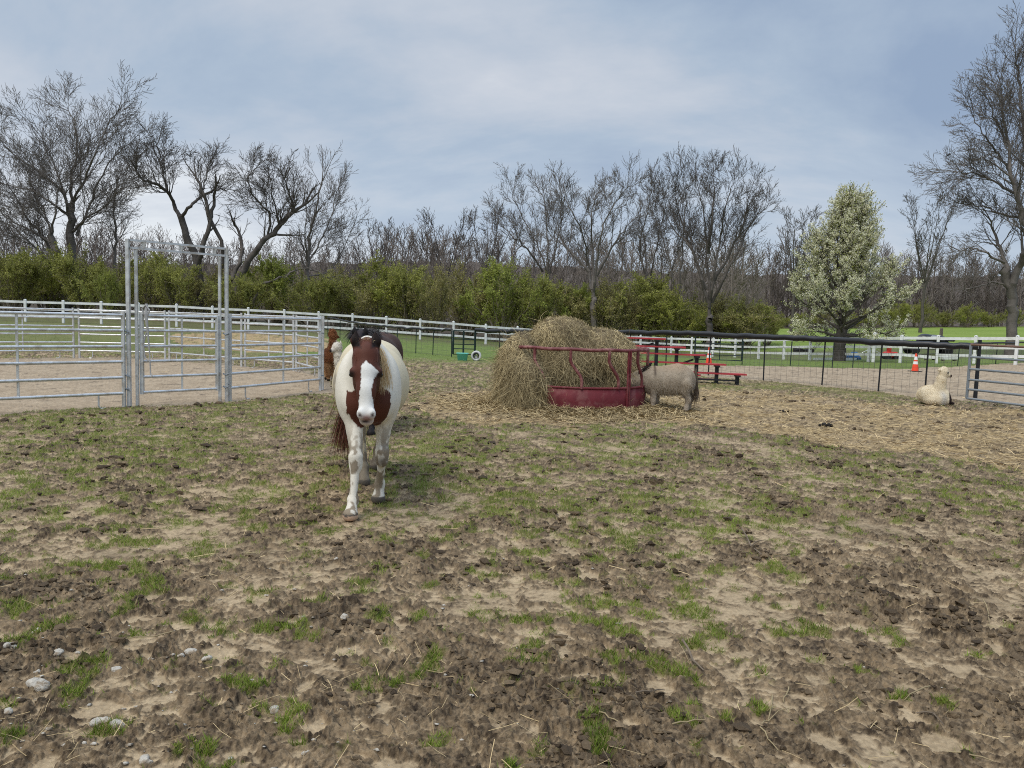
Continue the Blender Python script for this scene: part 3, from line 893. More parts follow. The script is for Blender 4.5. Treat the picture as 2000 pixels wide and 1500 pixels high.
# ------------------------------------------------------------------ trees
class Tree:
    """collects branch segments; grown by recursion from hand-placed or random limbs"""
    def __init__(s, seed, rmin=.012): s.r = random.Random(seed); s.seg = []; s.tips = []; s.rmin = rmin
    def perp(s, d):
        r = s.r
        v = Vector((r.gauss(0, 1), r.gauss(0, 1), r.gauss(0, 1)))
        return (v - d * v.dot(d)).normalized()
    def grow(s, p, d, L, r0, lvl, maxl, trop=.05, wander=.10, ratio=.60, ang=(24, 50), dens=1.0, r1=None, nseg=None):
        r = s.r
        n = nseg or max(3, min(9, int(L / .55) + 2))
        step = L / n
        r1 = r0 * .30 if r1 is None else r1
        p = Vector(p); d = Vector(d).normalized()
        nodes = []
        for i in range(n):
            d = (d + Vector((r.gauss(0, wander), r.gauss(0, wander), r.gauss(0, wander) + trop))).normalized()
            q = p + d * step
            a = max(s.rmin, r0 + (r1 - r0) * i / n); b = max(s.rmin * .8, r0 + (r1 - r0) * (i + 1) / n)
            s.seg.append((*p, *q, a, b))
            nodes.append((q.copy(), d.copy(), b, (i + 1) / n))
            p = q
        s.tips.append((p.copy(), d.copy(), lvl))
        if lvl < maxl:
            for (q, dd, b, t) in nodes:
                if t < .22: continue
                k = dens * (1.5 if lvl == 0 else 1.5)
                m = int(k) + (1 if r.random() < k - int(k) else 0)
                for _ in range(m):
                    th = math.radians(r.uniform(*ang))
                    nd = (dd * math.cos(th) + s.perp(dd) * math.sin(th)).normalized()
                    ll = L * ratio * (1.08 - .55 * t) * r.uniform(.6, 1.2)
                    if ll < .25: continue
                    s.grow(q, nd, ll, max(s.rmin, b * r.uniform(.42, .6)), lvl + 1, maxl, trop, wander, ratio, ang, dens)
    def limb(s, pts, r0, r1, maxl=4, lvl=1, trop=.05, ratio=.5, dens=1.0, start=.3, child=None, wob=.05, ang=(24, 50), tip=True, wander=.095):
        """hand-placed limb through world points, children grown along it"""
        P = [Vector(p) for p in pts]; dense = [P[0]]
        for i in range(len(P) - 1):
            p0 = P[max(i - 1, 0)]; p1 = P[i]; p2 = P[i + 1]; p3 = P[min(i + 2, len(P) - 1)]
            for t in (.25, .5, .75, 1.0):
                q = .5 * ((2 * p1) + (p2 - p0) * t + (2 * p0 - 5 * p1 + 4 * p2 - p3) * t * t + (3 * p1 - p0 - 3 * p2 + p3) * t ** 3)
                dense.append(q + Vector((s.r.gauss(0, wob), s.r.gauss(0, wob), s.r.gauss(0, wob))))
        n = len(dense) - 1
        tot = sum((dense[i + 1] - dense[i]).length for i in range(n))
        child = child or tot * ratio
        for i in range(n):
            a = r0 + (r1 - r0) * (i / n) ** .62; b = r0 + (r1 - r0) * ((i + 1) / n) ** .62
            p, q = dense[i], dense[i + 1]
            s.seg.append((*p, *(q + (q - p).normalized() * b * .5), a, b))
            t = (i + 1) / n
            if t > start:
                d = (q - p).normalized()
                k = dens * 1.3; m = int(k) + (1 if s.r.random() < k - int(k) else 0)
                for _ in range(m):
                    th = math.radians(s.r.uniform(*ang))
                    nd = (d * math.cos(th) + s.perp(d) * math.sin(th)).normalized()
                    s.grow(q, nd, child * (1.1 - .5 * t) * s.r.uniform(.6, 1.2), max(s.rmin, b * s.r.uniform(.32, .55)), lvl + 1, maxl, trop, wander, .62, ang, dens)
        if tip:
            d = (dense[-1] - dense[-2]).normalized()
            for _ in range(2):
                s.grow(dense[-1], (d + s.perp(d) * .35).normalized(), child * .8, r1 * .9, lvl + 1, maxl, trop, wander, .62, ang, dens)
        return dense
    def mesh_arrays(s, sel=None):
        A = np.array(s.seg)
        if sel is not None: A = A[sel(A)]
        return segs_mesh(A)

def segs_mesh(A):
    outV = []; outF = []; n0 = 0
    thick = A[:, 6] > .05
    for mask, k in ((thick, 6), (~thick, 3)):
        B = A[mask]
        if not len(B): continue
        p0, p1 = B[:, 0:3], B[:, 3:6]
        d = unit(p1 - p0)
        ref = np.where(np.abs(d[:, 2:3]) < .9, np.array([[0, 0, 1.0]]), np.array([[1.0, 0, 0]]))
        e = unit(np.cross(d, ref)); f = np.cross(d, e)
        t = np.arange(k) / k * 2 * math.pi
        ring = e[:, None, :] * np.cos(t)[None, :, None] + f[:, None, :] * np.sin(t)[None, :, None]
        V = np.concatenate([p0[:, None] + ring * B[:, 6][:, None, None], p1[:, None] + ring * B[:, 7][:, None, None]], 1)
        i = np.arange(k); j = (i + 1) % k
        q = np.stack([i, j, j + k, i + k], 1)
        Fq = (q[None] + (np.arange(len(B)) * 2 * k)[:, None, None]).reshape(-1, 4) + n0
        outV.append(V.reshape(-1, 3)); outF.append(Fq); n0 += len(B) * 2 * k
    return np.concatenate(outV), np.concatenate(outF)

def finish_tree(T, base, name, label, group=None, split=.045, bark=None, cat='tree'):
    bark = bark or M_BARK
    root = thing(name, base, label, cat, group)
    A = np.array(T.seg)
    b = np.array(base)
    big = A[:, 6] > split
    cand = np.where(big)[0]; ok = {cand[np.argmin(A[cand, 2])]}; grew = True
    while grew:                                 # the trunk is what hangs together from the ground up
        grew = False; E = np.concatenate([A[list(ok), :3], A[list(ok), 3:6]])
        for i in cand:
            if i not in ok and np.min(((E - A[i, :3]) ** 2).sum(1)) < .06: ok.add(i); grew = True
    big = np.zeros(len(A), bool); big[list(ok)] = True
    for nm, sel in (('trunk', big), ('crown', ~big)):
        if sel.any():
            V, Fq = segs_mesh(A[sel])
            link(nm, raw_mesh(nm, V - b, Fq, bark, True), root)
    return root

def squash(y):                                 # limbs stop short of the twig tips
    return 600 - (600 - y) * .875 if y < 600 else y

def PXL(pts, d, rng=None, jit=1.2):
    """a limb traced at depth d, wandering in depth as real limbs do"""
    out = []; off = 0
    for i, (x, y) in enumerate(pts):
        y = squash(y)
        if rng is not None and i > 0: off += rng.uniform(-jit, jit)
        out.append(at(x, y, d + off))
    return out

def base_at(px, d):
    p = at(px, 640, d)
    return Vector((p.x, p.y, tzf(p.x, p.y)))

def hero_trees():
    # -- tall spreading tree on the far left
    d = 64; b = base_at(150, d); R = random.Random(1); T = Tree(11, .013)
    b = base_at(143, d)
    f1 = at(140, squash(480), d)
    T.limb([b, at(146, squash(560), d), f1, at(138, squash(420), d), at(140, squash(370), d)], .42, .26, start=.75, dens=.4, tip=False, child=2.5)
    for pts in ([(138, 420), (128, 350), (112, 300), (95, 250), (70, 205)], [(140, 370), (140, 310), (150, 250), (146, 190), (130, 160)],
                [(140, 370), (165, 315), (185, 255), (205, 205), (228, 165)], [(150, 440), (172, 385), (190, 330), (214, 275), (250, 235)],
                [(128, 350), (95, 315), (60, 285), (25, 258), (0, 230)], [(138, 400), (105, 370), (70, 345), (30, 330), (-15, 318)],
                [(142, 430), (168, 400), (200, 380), (228, 345)]):
        T.limb(PXL(pts, d, R, 1.6), .14, .03, start=.15, dens=1.08, child=3.8, trop=.06)
    finish_tree(T, b, 'bare_tree', 'tallest bare tree on the left, wide crown rising over the shrubs')
    # -- dense multi-stem tree leaning left, in front of it
    d = 62; T = Tree(12, .012); R = random.Random(2); b = base_at(128, d)
    T.limb([b, at(126, squash(545), d), at(112, squash(490), d), at(98, squash(440), d)], .36, .22, start=.8, dens=.3, tip=False, child=2)
    for pts in ([(112, 490), (80, 440), (52, 400), (28, 350), (5, 305)], [(98, 440), (88, 390), (66, 345), (60, 300)], [(98, 440), (108, 390), (112, 345), (120, 320)],
                [(120, 510), (80, 480), (45, 440), (10, 410), (-20, 395)], [(100, 455), (60, 430), (20, 405), (-10, 370)]):
        T.limb(PXL(pts, d, R, 1.3), .12, .03, start=.12, dens=1.3, child=3.2, trop=.05)
    finish_tree(T, b, 'bare_tree', 'dark dense bare tree leaning left, at the left photo edge below the tallest crown')
    # -- slim tree between
    d = 66; T = Tree(13, .012); b = base_at(225, d)
    T.limb([b, at(224, squash(500), d), at(226, squash(440), d), at(222, squash(380), d), at(228, squash(320), d)], .16, .05, start=.25, dens=1.1, child=3.0)
    finish_tree(T, b, 'bare_tree', 'slim small bare tree between the tallest tree and the gate arch')
    # -- twisted V-shaped tree behind the arch
    d = 60; T = Tree(14, .012); R = random.Random(3); b = base_at(392, d)
    fork = at(385, squash(500), d)
    T.limb([b, at(390, squash(560), d), fork, at(370, squash(455), d), at(352, squash(400), d)], .38, .24, start=.95, dens=.2, tip=False)
    T.limb(PXL([(385, 505), (397, 465), (410, 405), (398, 350), (382, 310)], d, R), .26, .08, start=.35, dens=.8, child=2.4)
    T.limb(PXL([(352, 400), (340, 372), (325, 342), (300, 322), (280, 318), (262, 290)], d, R), .19, .06, start=.3, dens=1.3, child=3.2, trop=.09)
    T.limb(PXL([(352, 400), (372, 375), (395, 352), (418, 340), (432, 335)], d, R), .15, .06, start=.3, dens=.9, child=2.4, trop=.1)
    T.limb(PXL([(325, 342), (318, 300), (312, 262), (306, 235)], d, R), .09, .03, start=.1, dens=1.4, child=2.7)
    T.limb(PXL([(395, 352), (402, 312), (410, 275)], d, R), .08, .03, start=.1, dens=1.4, child=2.6)
    T.limb(PXL([(410, 405), (436, 470), (432, 520)], d, R), .17, .12, start=2, tip=False)
    T.limb(PXL([(410, 405), (418, 360), (422, 330)], d, R), .15, .09, start=.6, dens=.7, child=1.5)
    finish_tree(T, b, 'bare_tree', 'gnarled dark bare tree with a V fork seen through the gate arch', bark=M_BARK_DARK)
    # -- tree leaning hard right
    d = 59; T = Tree(15, .012); R = random.Random(4); b = base_at(462, d)
    T.limb([b, at(466, squash(545), d), at(490, squash(490), d), at(520, squash(450), d), at(545, squash(420), d), at(572, squash(385), d)], .34, .15, start=.55, dens=.9, child=3.0, trop=.08)
    T.limb(PXL([(572, 385), (568, 350), (555, 315)], d, R), .12, .04, start=.1, dens=1.1, child=2.7)
    T.limb(PXL([(520, 450), (528, 400), (510, 370), (490, 345), (485, 310)], d, R), .11, .035, start=.2, dens=1.4, child=2.9)
    T.limb(PXL([(452, 540), (470, 490), (472, 455), (462, 420), (452, 402)], d, R), .19, .08, start=.5, dens=.8, child=1.7)
    T.limb(PXL([(545, 420), (540, 380), (530, 340)], d, R), .10, .035, start=.1, dens=1.4, child=2.9)
    finish_tree(T, b, 'bare_tree', 'dark bare tree with a thick trunk leaning right, just right of the gate arch', bark=M_BARK_DARK)
    # -- slender open tree with low side branches
    d = 63; T = Tree(16, .012); R = random.Random(5); b = base_at(603, d)
    T.limb([b, at(603, squash(560), d), at(602, squash(490), d), at(606, squash(430), d), at(618, squash(375), d), at(628, squash(320), d)], .2, .05, start=.2, dens=.9, child=3.3, trop=.09)
    T.limb(PXL([(603, 505), (625, 455), (645, 400), (655, 350)], d, R), .09, .03, start=.15, dens=1.3, child=2.9, trop=.09)
    T.limb(PXL([(603, 530), (640, 520), (670, 470), (690, 420)], d, R), .08, .03, start=.15, dens=1.0, child=2.6, trop=.06)
    T.limb(PXL([(602, 500), (596, 440), (600, 380)], d, R), .09, .03, start=.15, dens=1.0, child=2.8)
    finish_tree(T, b, 'bare_tree', 'slender open bare tree, last one right of the leaning trunk before the gap')
    # -- fallen-looking limb under it
    d = 58; T = Tree(17, .012); b = base_at(478, d)
    T.limb([b, at(505, squash(566), d), at(530, squash(540), d), at(565, squash(525), d), at(600, squash(512), d), at(640, squash(535), d)], .13, .05, start=.4, dens=.7, child=1.5, trop=0)
    finish_tree(T, b, 'fallen_branch', 'fallen bare limb lying over the shrubs right of the gate arch', cat='branch')
    # -- middle clump
    for (seed, px, d, stems, lab) in (
        (21, 1068, 70, [[(1068, 560), (1062, 500), (1040, 440), (1015, 385), (1000, 345)], [(1068, 560), (1070, 480), (1068, 410), (1060, 350)], [(1070, 540), (1085, 470), (1098, 410), (1100, 365)], [(1060, 520), (1030, 470), (1000, 440), (975, 410)]],
         'bare multi-stem tree above the hay bale, leftmost of the middle clump'),
        (22, 1160, 64, [[(1158, 580), (1150, 520), (1140, 450), (1120, 390), (1095, 345)], [(1160, 580), (1165, 500), (1175, 430), (1200, 370), (1222, 335)], [(1158, 560), (1158, 470), (1155, 400), (1165, 345)], [(1165, 530), (1195, 470), (1218, 430), (1240, 400)], [(1150, 520), (1118, 480), (1095, 450), (1085, 410)]],
         'pale-barked spreading bare tree behind the right half of the hay bale'),
        (23, 1265, 72, [[(1265, 570), (1262, 500), (1255, 430), (1240, 360)], [(1265, 570), (1275, 500), (1290, 430), (1300, 370)], [(1263, 540), (1250, 470), (1262, 400), (1270, 345)]],
         'thin bare tree in the middle clump, left of the darkest trunk'),
        (24, 1385, 62, [[(1385, 620), (1383, 540), (1380, 450), (1372, 380), (1362, 320)], [(1385, 600), (1396, 520), (1408, 440), (1418, 370), (1432, 325)], [(1390, 590), (1420, 520), (1448, 460), (1470, 410), (1490, 385)],
                        [(1383, 590), (1365, 520), (1345, 450), (1325, 390), (1318, 340)], [(1380, 560), (1350, 470), (1318, 430), (1290, 370)], [(1395, 540), (1430, 470), (1452, 410), (1462, 355)], [(1383, 480), (1390, 410), (1395, 350), (1392, 312)]],
         'biggest dark multi-stem bare tree right of the hay bale'),
        (25, 1322, 66, [[(1322, 600), (1312, 520), (1296, 450), (1275, 390)], [(1322, 600), (1330, 520), (1335, 440), (1340, 370), (1335, 320)]],
         'straight-stemmed bare tree close beside the biggest dark tree')):
        T = Tree(seed, .012); R = random.Random(seed); b = base_at(px, d)
        y0 = stems[0][0][1]
        T.limb([b, at(px, squash((y0 + 650) / 2), d), at(px, squash(y0), d)], .30, .24, start=2, tip=False)
        for st in stems:
            T.limb(PXL(st, d, R, 1.4), .15 if seed in (24, 22) else .115, .025, start=.28, dens=1.25, child=2.9, trop=.10, ang=(22, 50))
        finish_tree(T, b, 'bare_tree', lab, bark=M_BARK_DARK if seed in (24, 23) else M_BARK)
    # -- tall tree at the right edge
    RX = lambda P: [(1978 - (1978 - x) * .74 if x < 1978 else x, y) for x, y in P]
    d = 50; T = Tree(31, .011); R = random.Random(6); b = base_at(1976, d)
    T.limb([b, at(1978, squash(610), d), at(1972, squash(560), d), at(1964, squash(520), d)], .33, .26, start=2, tip=False)
    T.limb(PXL(RX([(1964, 520), (1948, 480), (1935, 440), (1915, 405)]), d, R), .17, .05, start=.2, dens=1.0, child=3.3, trop=.03)
    T.limb(PXL(RX([(1972, 560), (1995, 500), (2008, 450), (1995, 390), (1978, 310), (1965, 240), (1950, 170)]), d, R), .27, .06, start=.2, dens=1.4, child=3.8, trop=.04, wander=.09)
    T.limb(PXL(RX([(2005, 440), (2012, 350), (2005, 260), (1995, 170), (1990, 90), (1985, 50)]), d, R), .2, .05, start=.15, dens=1.4, child=3.5, trop=.05, wander=.09)
    T.limb(PXL(RX([(1988, 350), (1950, 330), (1905, 310), (1862, 300), (1832, 300)]), d, R), .11, .03, start=.15, dens=1.35, child=2.9, trop=.03, wander=.09)
    T.limb(PXL(RX([(1975, 300), (1940, 260), (1905, 220), (1875, 180)]), d, R), .11, .03, start=.15, dens=1.35, child=2.9, trop=.03, wander=.09)
    T.limb(PXL(RX([(1990, 400), (1940, 390), (1895, 375), (1850, 370)]), d, R), .10, .03, start=.15, dens=1.1, child=2.5, trop=.02, wander=.09)
    T.limb(PXL(RX([(1955, 500), (1910, 480), (1870, 470), (1840, 475)]), d, R), .09, .03, start=.15, dens=1.1, child=2.3, trop=.0, wander=.09)
    T.limb(PXL(RX([(1970, 555), (1930, 545), (1885, 555), (1850, 560)]), d, R), .09, .03, start=.2, dens=.9, child=2.0, trop=-.01)
    T.limb(PXL(RX([(1966, 240), (1935, 185), (1910, 140)]), d, R), .09, .03, start=.15, dens=1.1, child=2.5, trop=.05)
    T.limb(PXL(RX([(2010, 420), (2050, 360), (2085, 280), (2110, 200)]), d, R), .14, .03, start=.2, dens=1.0, child=3.3)
    T.limb(PXL(RX([(2008, 300), (2045, 210), (2070, 120)]), d, R), .12, .03, start=.2, dens=1.0, child=3.3)
    finish_tree(T, b, 'bare_tree', 'very tall bare tree at the right photo edge beyond the grey gate')
    # -- little far ones right of the pear tree
    for (seed, px, d, top, lab) in ((41, 1798, 100, 400, 'upright fan-shaped bare tree between the pear tree and the tall right tree'),
                                    (42, 1545, 105, 415, 'small dark round-headed bare tree just left of the pear tree'),
                                    (43, 868, 92, 425, 'small bare tree above the shrubs in the low gap in the skyline'),
                                    (44, 945, 88, 410, 'thin bare tree just left of the middle clump'),
                                    (45, 740, 95, 440, 'small bare tree at the left end of the low skyline gap')):
        T = Tree(seed, .02); R = random.Random(seed); b = base_at(px, d)
        h = at(px, top, d).z - b.z
        T.limb([b, b + Vector((.1, 0, h * .25)), b + Vector((-.1, 0, h * .5))], .24, .15, start=.5, dens=.5, child=h * .2, tip=False)
        for k in range(6):
            a = R.uniform(0, 6.28); sp = R.uniform(.08, .26) * h
            T.limb([b + Vector((0, 0, h * R.uniform(.3, .5))), b + Vector((math.cos(a) * sp * .6, math.sin(a) * sp * .6, h * .68)), b + Vector((math.cos(a) * sp, math.sin(a) * sp, h * R.uniform(.85, .98)))],
                   .10, .03, start=.2, dens=.9, child=h * .16, trop=.1)
        finish_tree(T, b, 'bare_tree', lab, split=.06, bark=M_BARK_DARK)
hero_trees()

# ------------------------------------------------------------------ the flowering pear
def quads_at(rng, P, size, up=.3):
    n = len(P)
    nrm = unit(rng.normal(size=(n, 3)) + np.array([0, 0, up]))
    a = unit(np.cross(nrm, rng.normal(size=(n, 3)))); b = np.cross(nrm, a)
    s = (size * rng.uniform(.65, 1.35, n))[:, None]
    V = np.stack([P - a * s * .5, P - b * s * .36, P + a * s * .5, P + b * s * .36], 1).reshape(-1, 3)
    return V, np.arange(n * 4).reshape(-1, 4)

def pear_tree():
    d = 42.0; b = base_at(1643, d)
    top = at(1648, 392, d).z - b.z
    T = Tree(51, .011); R = random.Random(51)
    T.limb([b - Vector((0, 0, .2)), b + Vector((0, 0, .8)), b + Vector((.05, 0, 1.6))], .36, .28, start=2, tip=False, wob=.01)
    T.limb([b + Vector((.05, 0, 1.5)), b + Vector((.1, .1, top * .4)), b + Vector((.0, .0, top * .7)), b + Vector((.15, 0, top * 1.0))], .2, .03, start=.3, dens=.8, child=.75, trop=.2)
    W = 3.15
    for k in range(62):
        t = (k + .5) / 62
        a = k * 2.399 + R.uniform(-.3, .3)
        z0 = 1.0 + t * (top * .52); 
        # egg-shaped outline: widest low down, narrowing to the top
        zr = .16 + .80 * t
        rad = W * (1.0 - max(0, (zr - .24) / .80) ** .92) * R.uniform(.72, 1.10) * (.8 if t < .12 else 1)
        zt = top * min(.97, zr + .05 + .10 * R.random()) if t > .12 else top * R.uniform(.10, .22)
        e = Vector((math.cos(a) * rad, math.sin(a) * rad, 0))
        T.limb([b + Vector((.05, 0, z0)), b + e * .45 + Vector((0, 0, z0 + (zt - z0) * .38)), b + e * .85 + Vector((0, 0, z0 + (zt - z0) * .78)), b + e + Vector((0, 0, zt))],
               .095, .02, maxl=3, start=.25, dens=1.2, child=1.15, trop=.22, ang=(25, 55), wob=.03)
    root = thing('pear_tree', b, 'pear tree in full white blossom with fresh green leaves behind the sand arena', 'tree')
    A = np.array(T.seg); bb = np.array(b)
    big = A[:, 6] > .06
    for nm, sel in (('trunk', big), ('branches', ~big)):
        V, Fq = segs_mesh(A[sel]); link(nm, raw_mesh(nm, V - bb, Fq, M_BARK_DARK, True), root)
    rng = np.random.default_rng(51)
    S = A[A[:, 6] < .026]
    mid = (S[:, :3] + S[:, 3:6]) / 2
    rc = np.hypot(mid[:, 0] - b.x, mid[:, 1] - b.y); zc = (mid[:, 2] - b.z) / top
    env = W * (1 - np.clip((zc - .2) / .82, 0, 1) ** 1.1)
    out = rc / np.maximum(env, .3)
    S = S[(rng.random(len(S)) < np.clip(out * 1.5 - .25, .05, 1)) & (zc > .06)]
    # blossom clusters
    nc = 11500; pick = S[rng.integers(0, len(S), nc)]
    cen = pick[:, :3] + (pick[:, 3:6] - pick[:, :3]) * rng.random((nc, 1))
    P = np.repeat(cen, 9, 0) + rng.normal(size=(nc * 9, 3)) * .042
    V, Fq = quads_at(rng, P, .060)
    t = np.repeat(rng.random(nc), 9)[:, None] * .5 + rng.random((nc * 9, 1)) * .5
    cc = np.array([.76, .74, .48]) * (1 - t) + np.array([.90, .89, .72]) * t
    link('blossom', raw_mesh('blossom', V - bb, Fq, M_BLOSSOM, False, np.repeat(cc, 4, 0)), root)
    nl = 15000; pick = S[rng.integers(0, len(S), nl)]
    P = pick[:, :3] + (pick[:, 3:6] - pick[:, :3]) * rng.random((nl, 1)) + rng.normal(size=(nl, 3)) * .09
    V, Fq = quads_at(rng, P, .075)
    t = rng.random((nl, 1))
    cc = np.array([.17, .20, .04]) * (1 - t) + np.array([.40, .43, .12]) * t
    link('leaves', raw_mesh('leaves', V - bb, Fq, M_LEAF, False, np.repeat(cc, 4, 0)), root)
pear_tree()

# ------------------------------------------------------------------ leafing shrubs behind the fence
M_SHRUBSTEM = mat('shrub_stem', (.2, .17, .125), rough=.95, vary=.3, scale=3.0, spec=.05)
def shrub_variant(seed, c0, c1, nl=24000, dens=1.0):
    """unit shrub: about 2 wide, 1.25 high"""
    T = Tree(seed, .004); R = random.Random(seed)
    for k in range(20):
        a = R.uniform(0, 6.283); rad = R.uniform(.15, .95); h = (1.18 - .50 * rad ** 2) * R.uniform(.72, 1.06)
        e = Vector((math.cos(a) * rad, math.sin(a) * rad, 0)); o = e * .12
        T.limb([o, o + e * .35 + Vector((0, 0, h * .45)), e * .8 + Vector((0, 0, h * .85)), e * 1.0 + Vector((0, 0, h))], .018, .005, maxl=3, start=.18, dens=1.25, child=.36, trop=.03, wob=.02)
    A = np.array(T.seg); rng = np.random.default_rng(seed)
    A = A[A[:, 5] > -.02]
    S = A[A[:, 6] < .0075]
    pick = S[rng.integers(0, len(S), nl)]
    P = pick[:, :3] + (pick[:, 3:6] - pick[:, :3]) * rng.random((nl, 1)) + rng.normal(size=(nl, 3)) * .022
    P = P[P[:, 2] > .015]
    hz = np.clip(P[:, 2] / 1.1, 0, 1); rr = np.hypot(P[:, 0], P[:, 1])
    clump = fbm3(P, 3.2, 2, seed)
    keep = rng.random(len(P)) < np.clip(.35 + .55 * np.maximum(hz, rr * .75) + .75 * clump, .04, 1)
    P = P[keep]; clump = clump[keep]
    V, Fq = quads_at(rng, P, .029, .5)
    t = np.clip(.5 + .8 * clump + rng.normal(0, .22, len(P)), 0, 1)[:, None]
    cc = np.array(c0) * (1 - t) + np.array(c1) * t
    leaf = raw_mesh('foliage', V, Fq, M_LEAF, False, np.repeat(cc, 4, 0))
    V, Fq = segs_mesh(A); V[:, 2] = np.maximum(V[:, 2], -.02)
    stem = raw_mesh('stems', V, Fq, M_SHRUBSTEM, False)
    return stem, leaf

def build_shrubs():
    var = {'olive': [shrub_variant(61, (.20, .205, .05), (.43, .44, .125)), shrub_variant(62, (.185, .195, .046), (.41, .415, .12))],
           'bright': [shrub_variant(63, (.18, .21, .043), (.40, .435, .105), 26000)],
           'dull': [shrub_variant(64, (.215, .20, .07), (.44, .40, .155), 16000)],
           'yellow': [shrub_variant(65, (.18, .20, .04), (.45, .46, .11), 24000)]}
    R = random.Random(8)
    # (pixel x, top y, width px, depth, tint, label, group)
    gL, gM, gR = 'shrubs left of the gate arch', 'shrubs between the arch and the hay', 'shrubs right of the hay'
    L1 = 'green leafing shrub in the hedge row left of the gate arch'
    L2 = 'olive leafing shrub in the hedge row seen through and right of the gate arch'
    L3 = 'green leafing shrub in the hedge row behind the hay bale'
    L4 = 'green leafing shrub in the hedge row between the hay and the bright field'
    rows = [(-40, 500, 130, 60, 'olive', L1, gL), (20, 505, 120, 58, 'olive', L1, gL), (95, 498, 135, 61, 'yellow', 'yellow-green bulky shrub below the tallest bare tree', None), (165, 505, 120, 58, 'olive', L1, gL),
            (228, 525, 110, 60, 'olive', L1, gL), (205, 545, 60, 55.5, 'bright', 'small bright green bush low in the hedge just left of the arch', None),
            (300, 505, 120, 61, 'olive', L2, gM), (350, 525, 110, 58, 'olive', L2, gM), (415, 540, 120, 60, 'dull', L2, gM), (470, 548, 100, 57, 'olive', L2, gM),
            (540, 525, 130, 60, 'bright', 'broad green shrub under the slender open tree', None), (610, 545, 110, 58, 'olive', L2, gM), (672, 545, 115, 60, 'dull', L2, gM),
            (735, 520, 130, 61, 'yellow', 'tall yellow-green shrub above the dark horse', None), (800, 528, 110, 60, 'olive', L2, gM), (852, 548, 100, 59, 'dull', 'thin twiggy grey-green shrub between two greener ones above the teal tub', None),
            (905, 540, 100, 63, 'dull', L2, gM), (975, 532, 135, 61, 'bright', 'brightest green rounded shrub just left of the hay bale top', None), (1048, 548, 110, 63, 'olive', L3, gM),
            (1110, 575, 120, 66, 'bright', L3, gM), (1180, 575, 120, 65, 'dull', L3, gM), (1250, 548, 130, 66, 'olive', 'tall olive shrub between the hay bale and the biggest bare tree', None), (1318, 590, 110, 64, 'yellow', L4, gR),
            (1385, 600, 110, 67, 'dull', L4, gR), (1450, 595, 120, 66, 'yellow', 'yellow-green shrub at the right end of the hedge row', None), (1500, 622, 70, 68, 'olive', 'low shrub where the hedge row meets the bright field', None)]
    # second line filling the gaps low down
    for px in range(-80, 1480, 62):
        d = 66 + R.uniform(-2, 4)
        top = np.interp(px, [0, 300, 700, 1000, 1500], [520, 545, 545, 560, 610]) + R.uniform(-10, 16)
        rows.append((px + R.uniform(-15, 15), top, 120, d, R.choice(['dull', 'olive', 'dull']), 'dull undergrowth shrub standing behind the front line of the hedge', 'undergrowth behind the hedge'))
    first = True
    for (px, top, w, d, tint, lab, grp) in rows:
        b = base_at(px, d); b.z -= .1
        H = max(1.0, at(px, top, d).z - b.z); Wd = w * 1.35 / F_PX * d
        stem, leaf = R.choice(var[tint])
        root = thing('shrub', b, lab, 'shrub', grp, R.uniform(0, 6.28))
        root.scale = (Wd / 2, Wd / 2 * R.uniform(.9, 1.2), H / 1.16)
        link('stems', stem, root); link('foliage', leaf, root)
    # shrubs at the far side of the field, under the woods
    for k, px in enumerate(range(1520, 2140, 46)):
        d = 128 + R.uniform(-4, 5)
        b = base_at(px, d); b.z -= .2
        H = R.uniform(2.2, 4.4)
        stem, leaf = R.choice(var[R.choice(['dull', 'olive', 'yellow'])])
        root = thing('shrub', b, 'low shrub along the far edge of the bright field below the woods', 'shrub', 'shrubs at the far field edge', R.uniform(0, 6.28))
        root.scale = (R.uniform(2.3, 3.6), 2.6, H / 1.16)
        link('stems', stem, root); link('foliage', leaf, root)
build_shrubs()

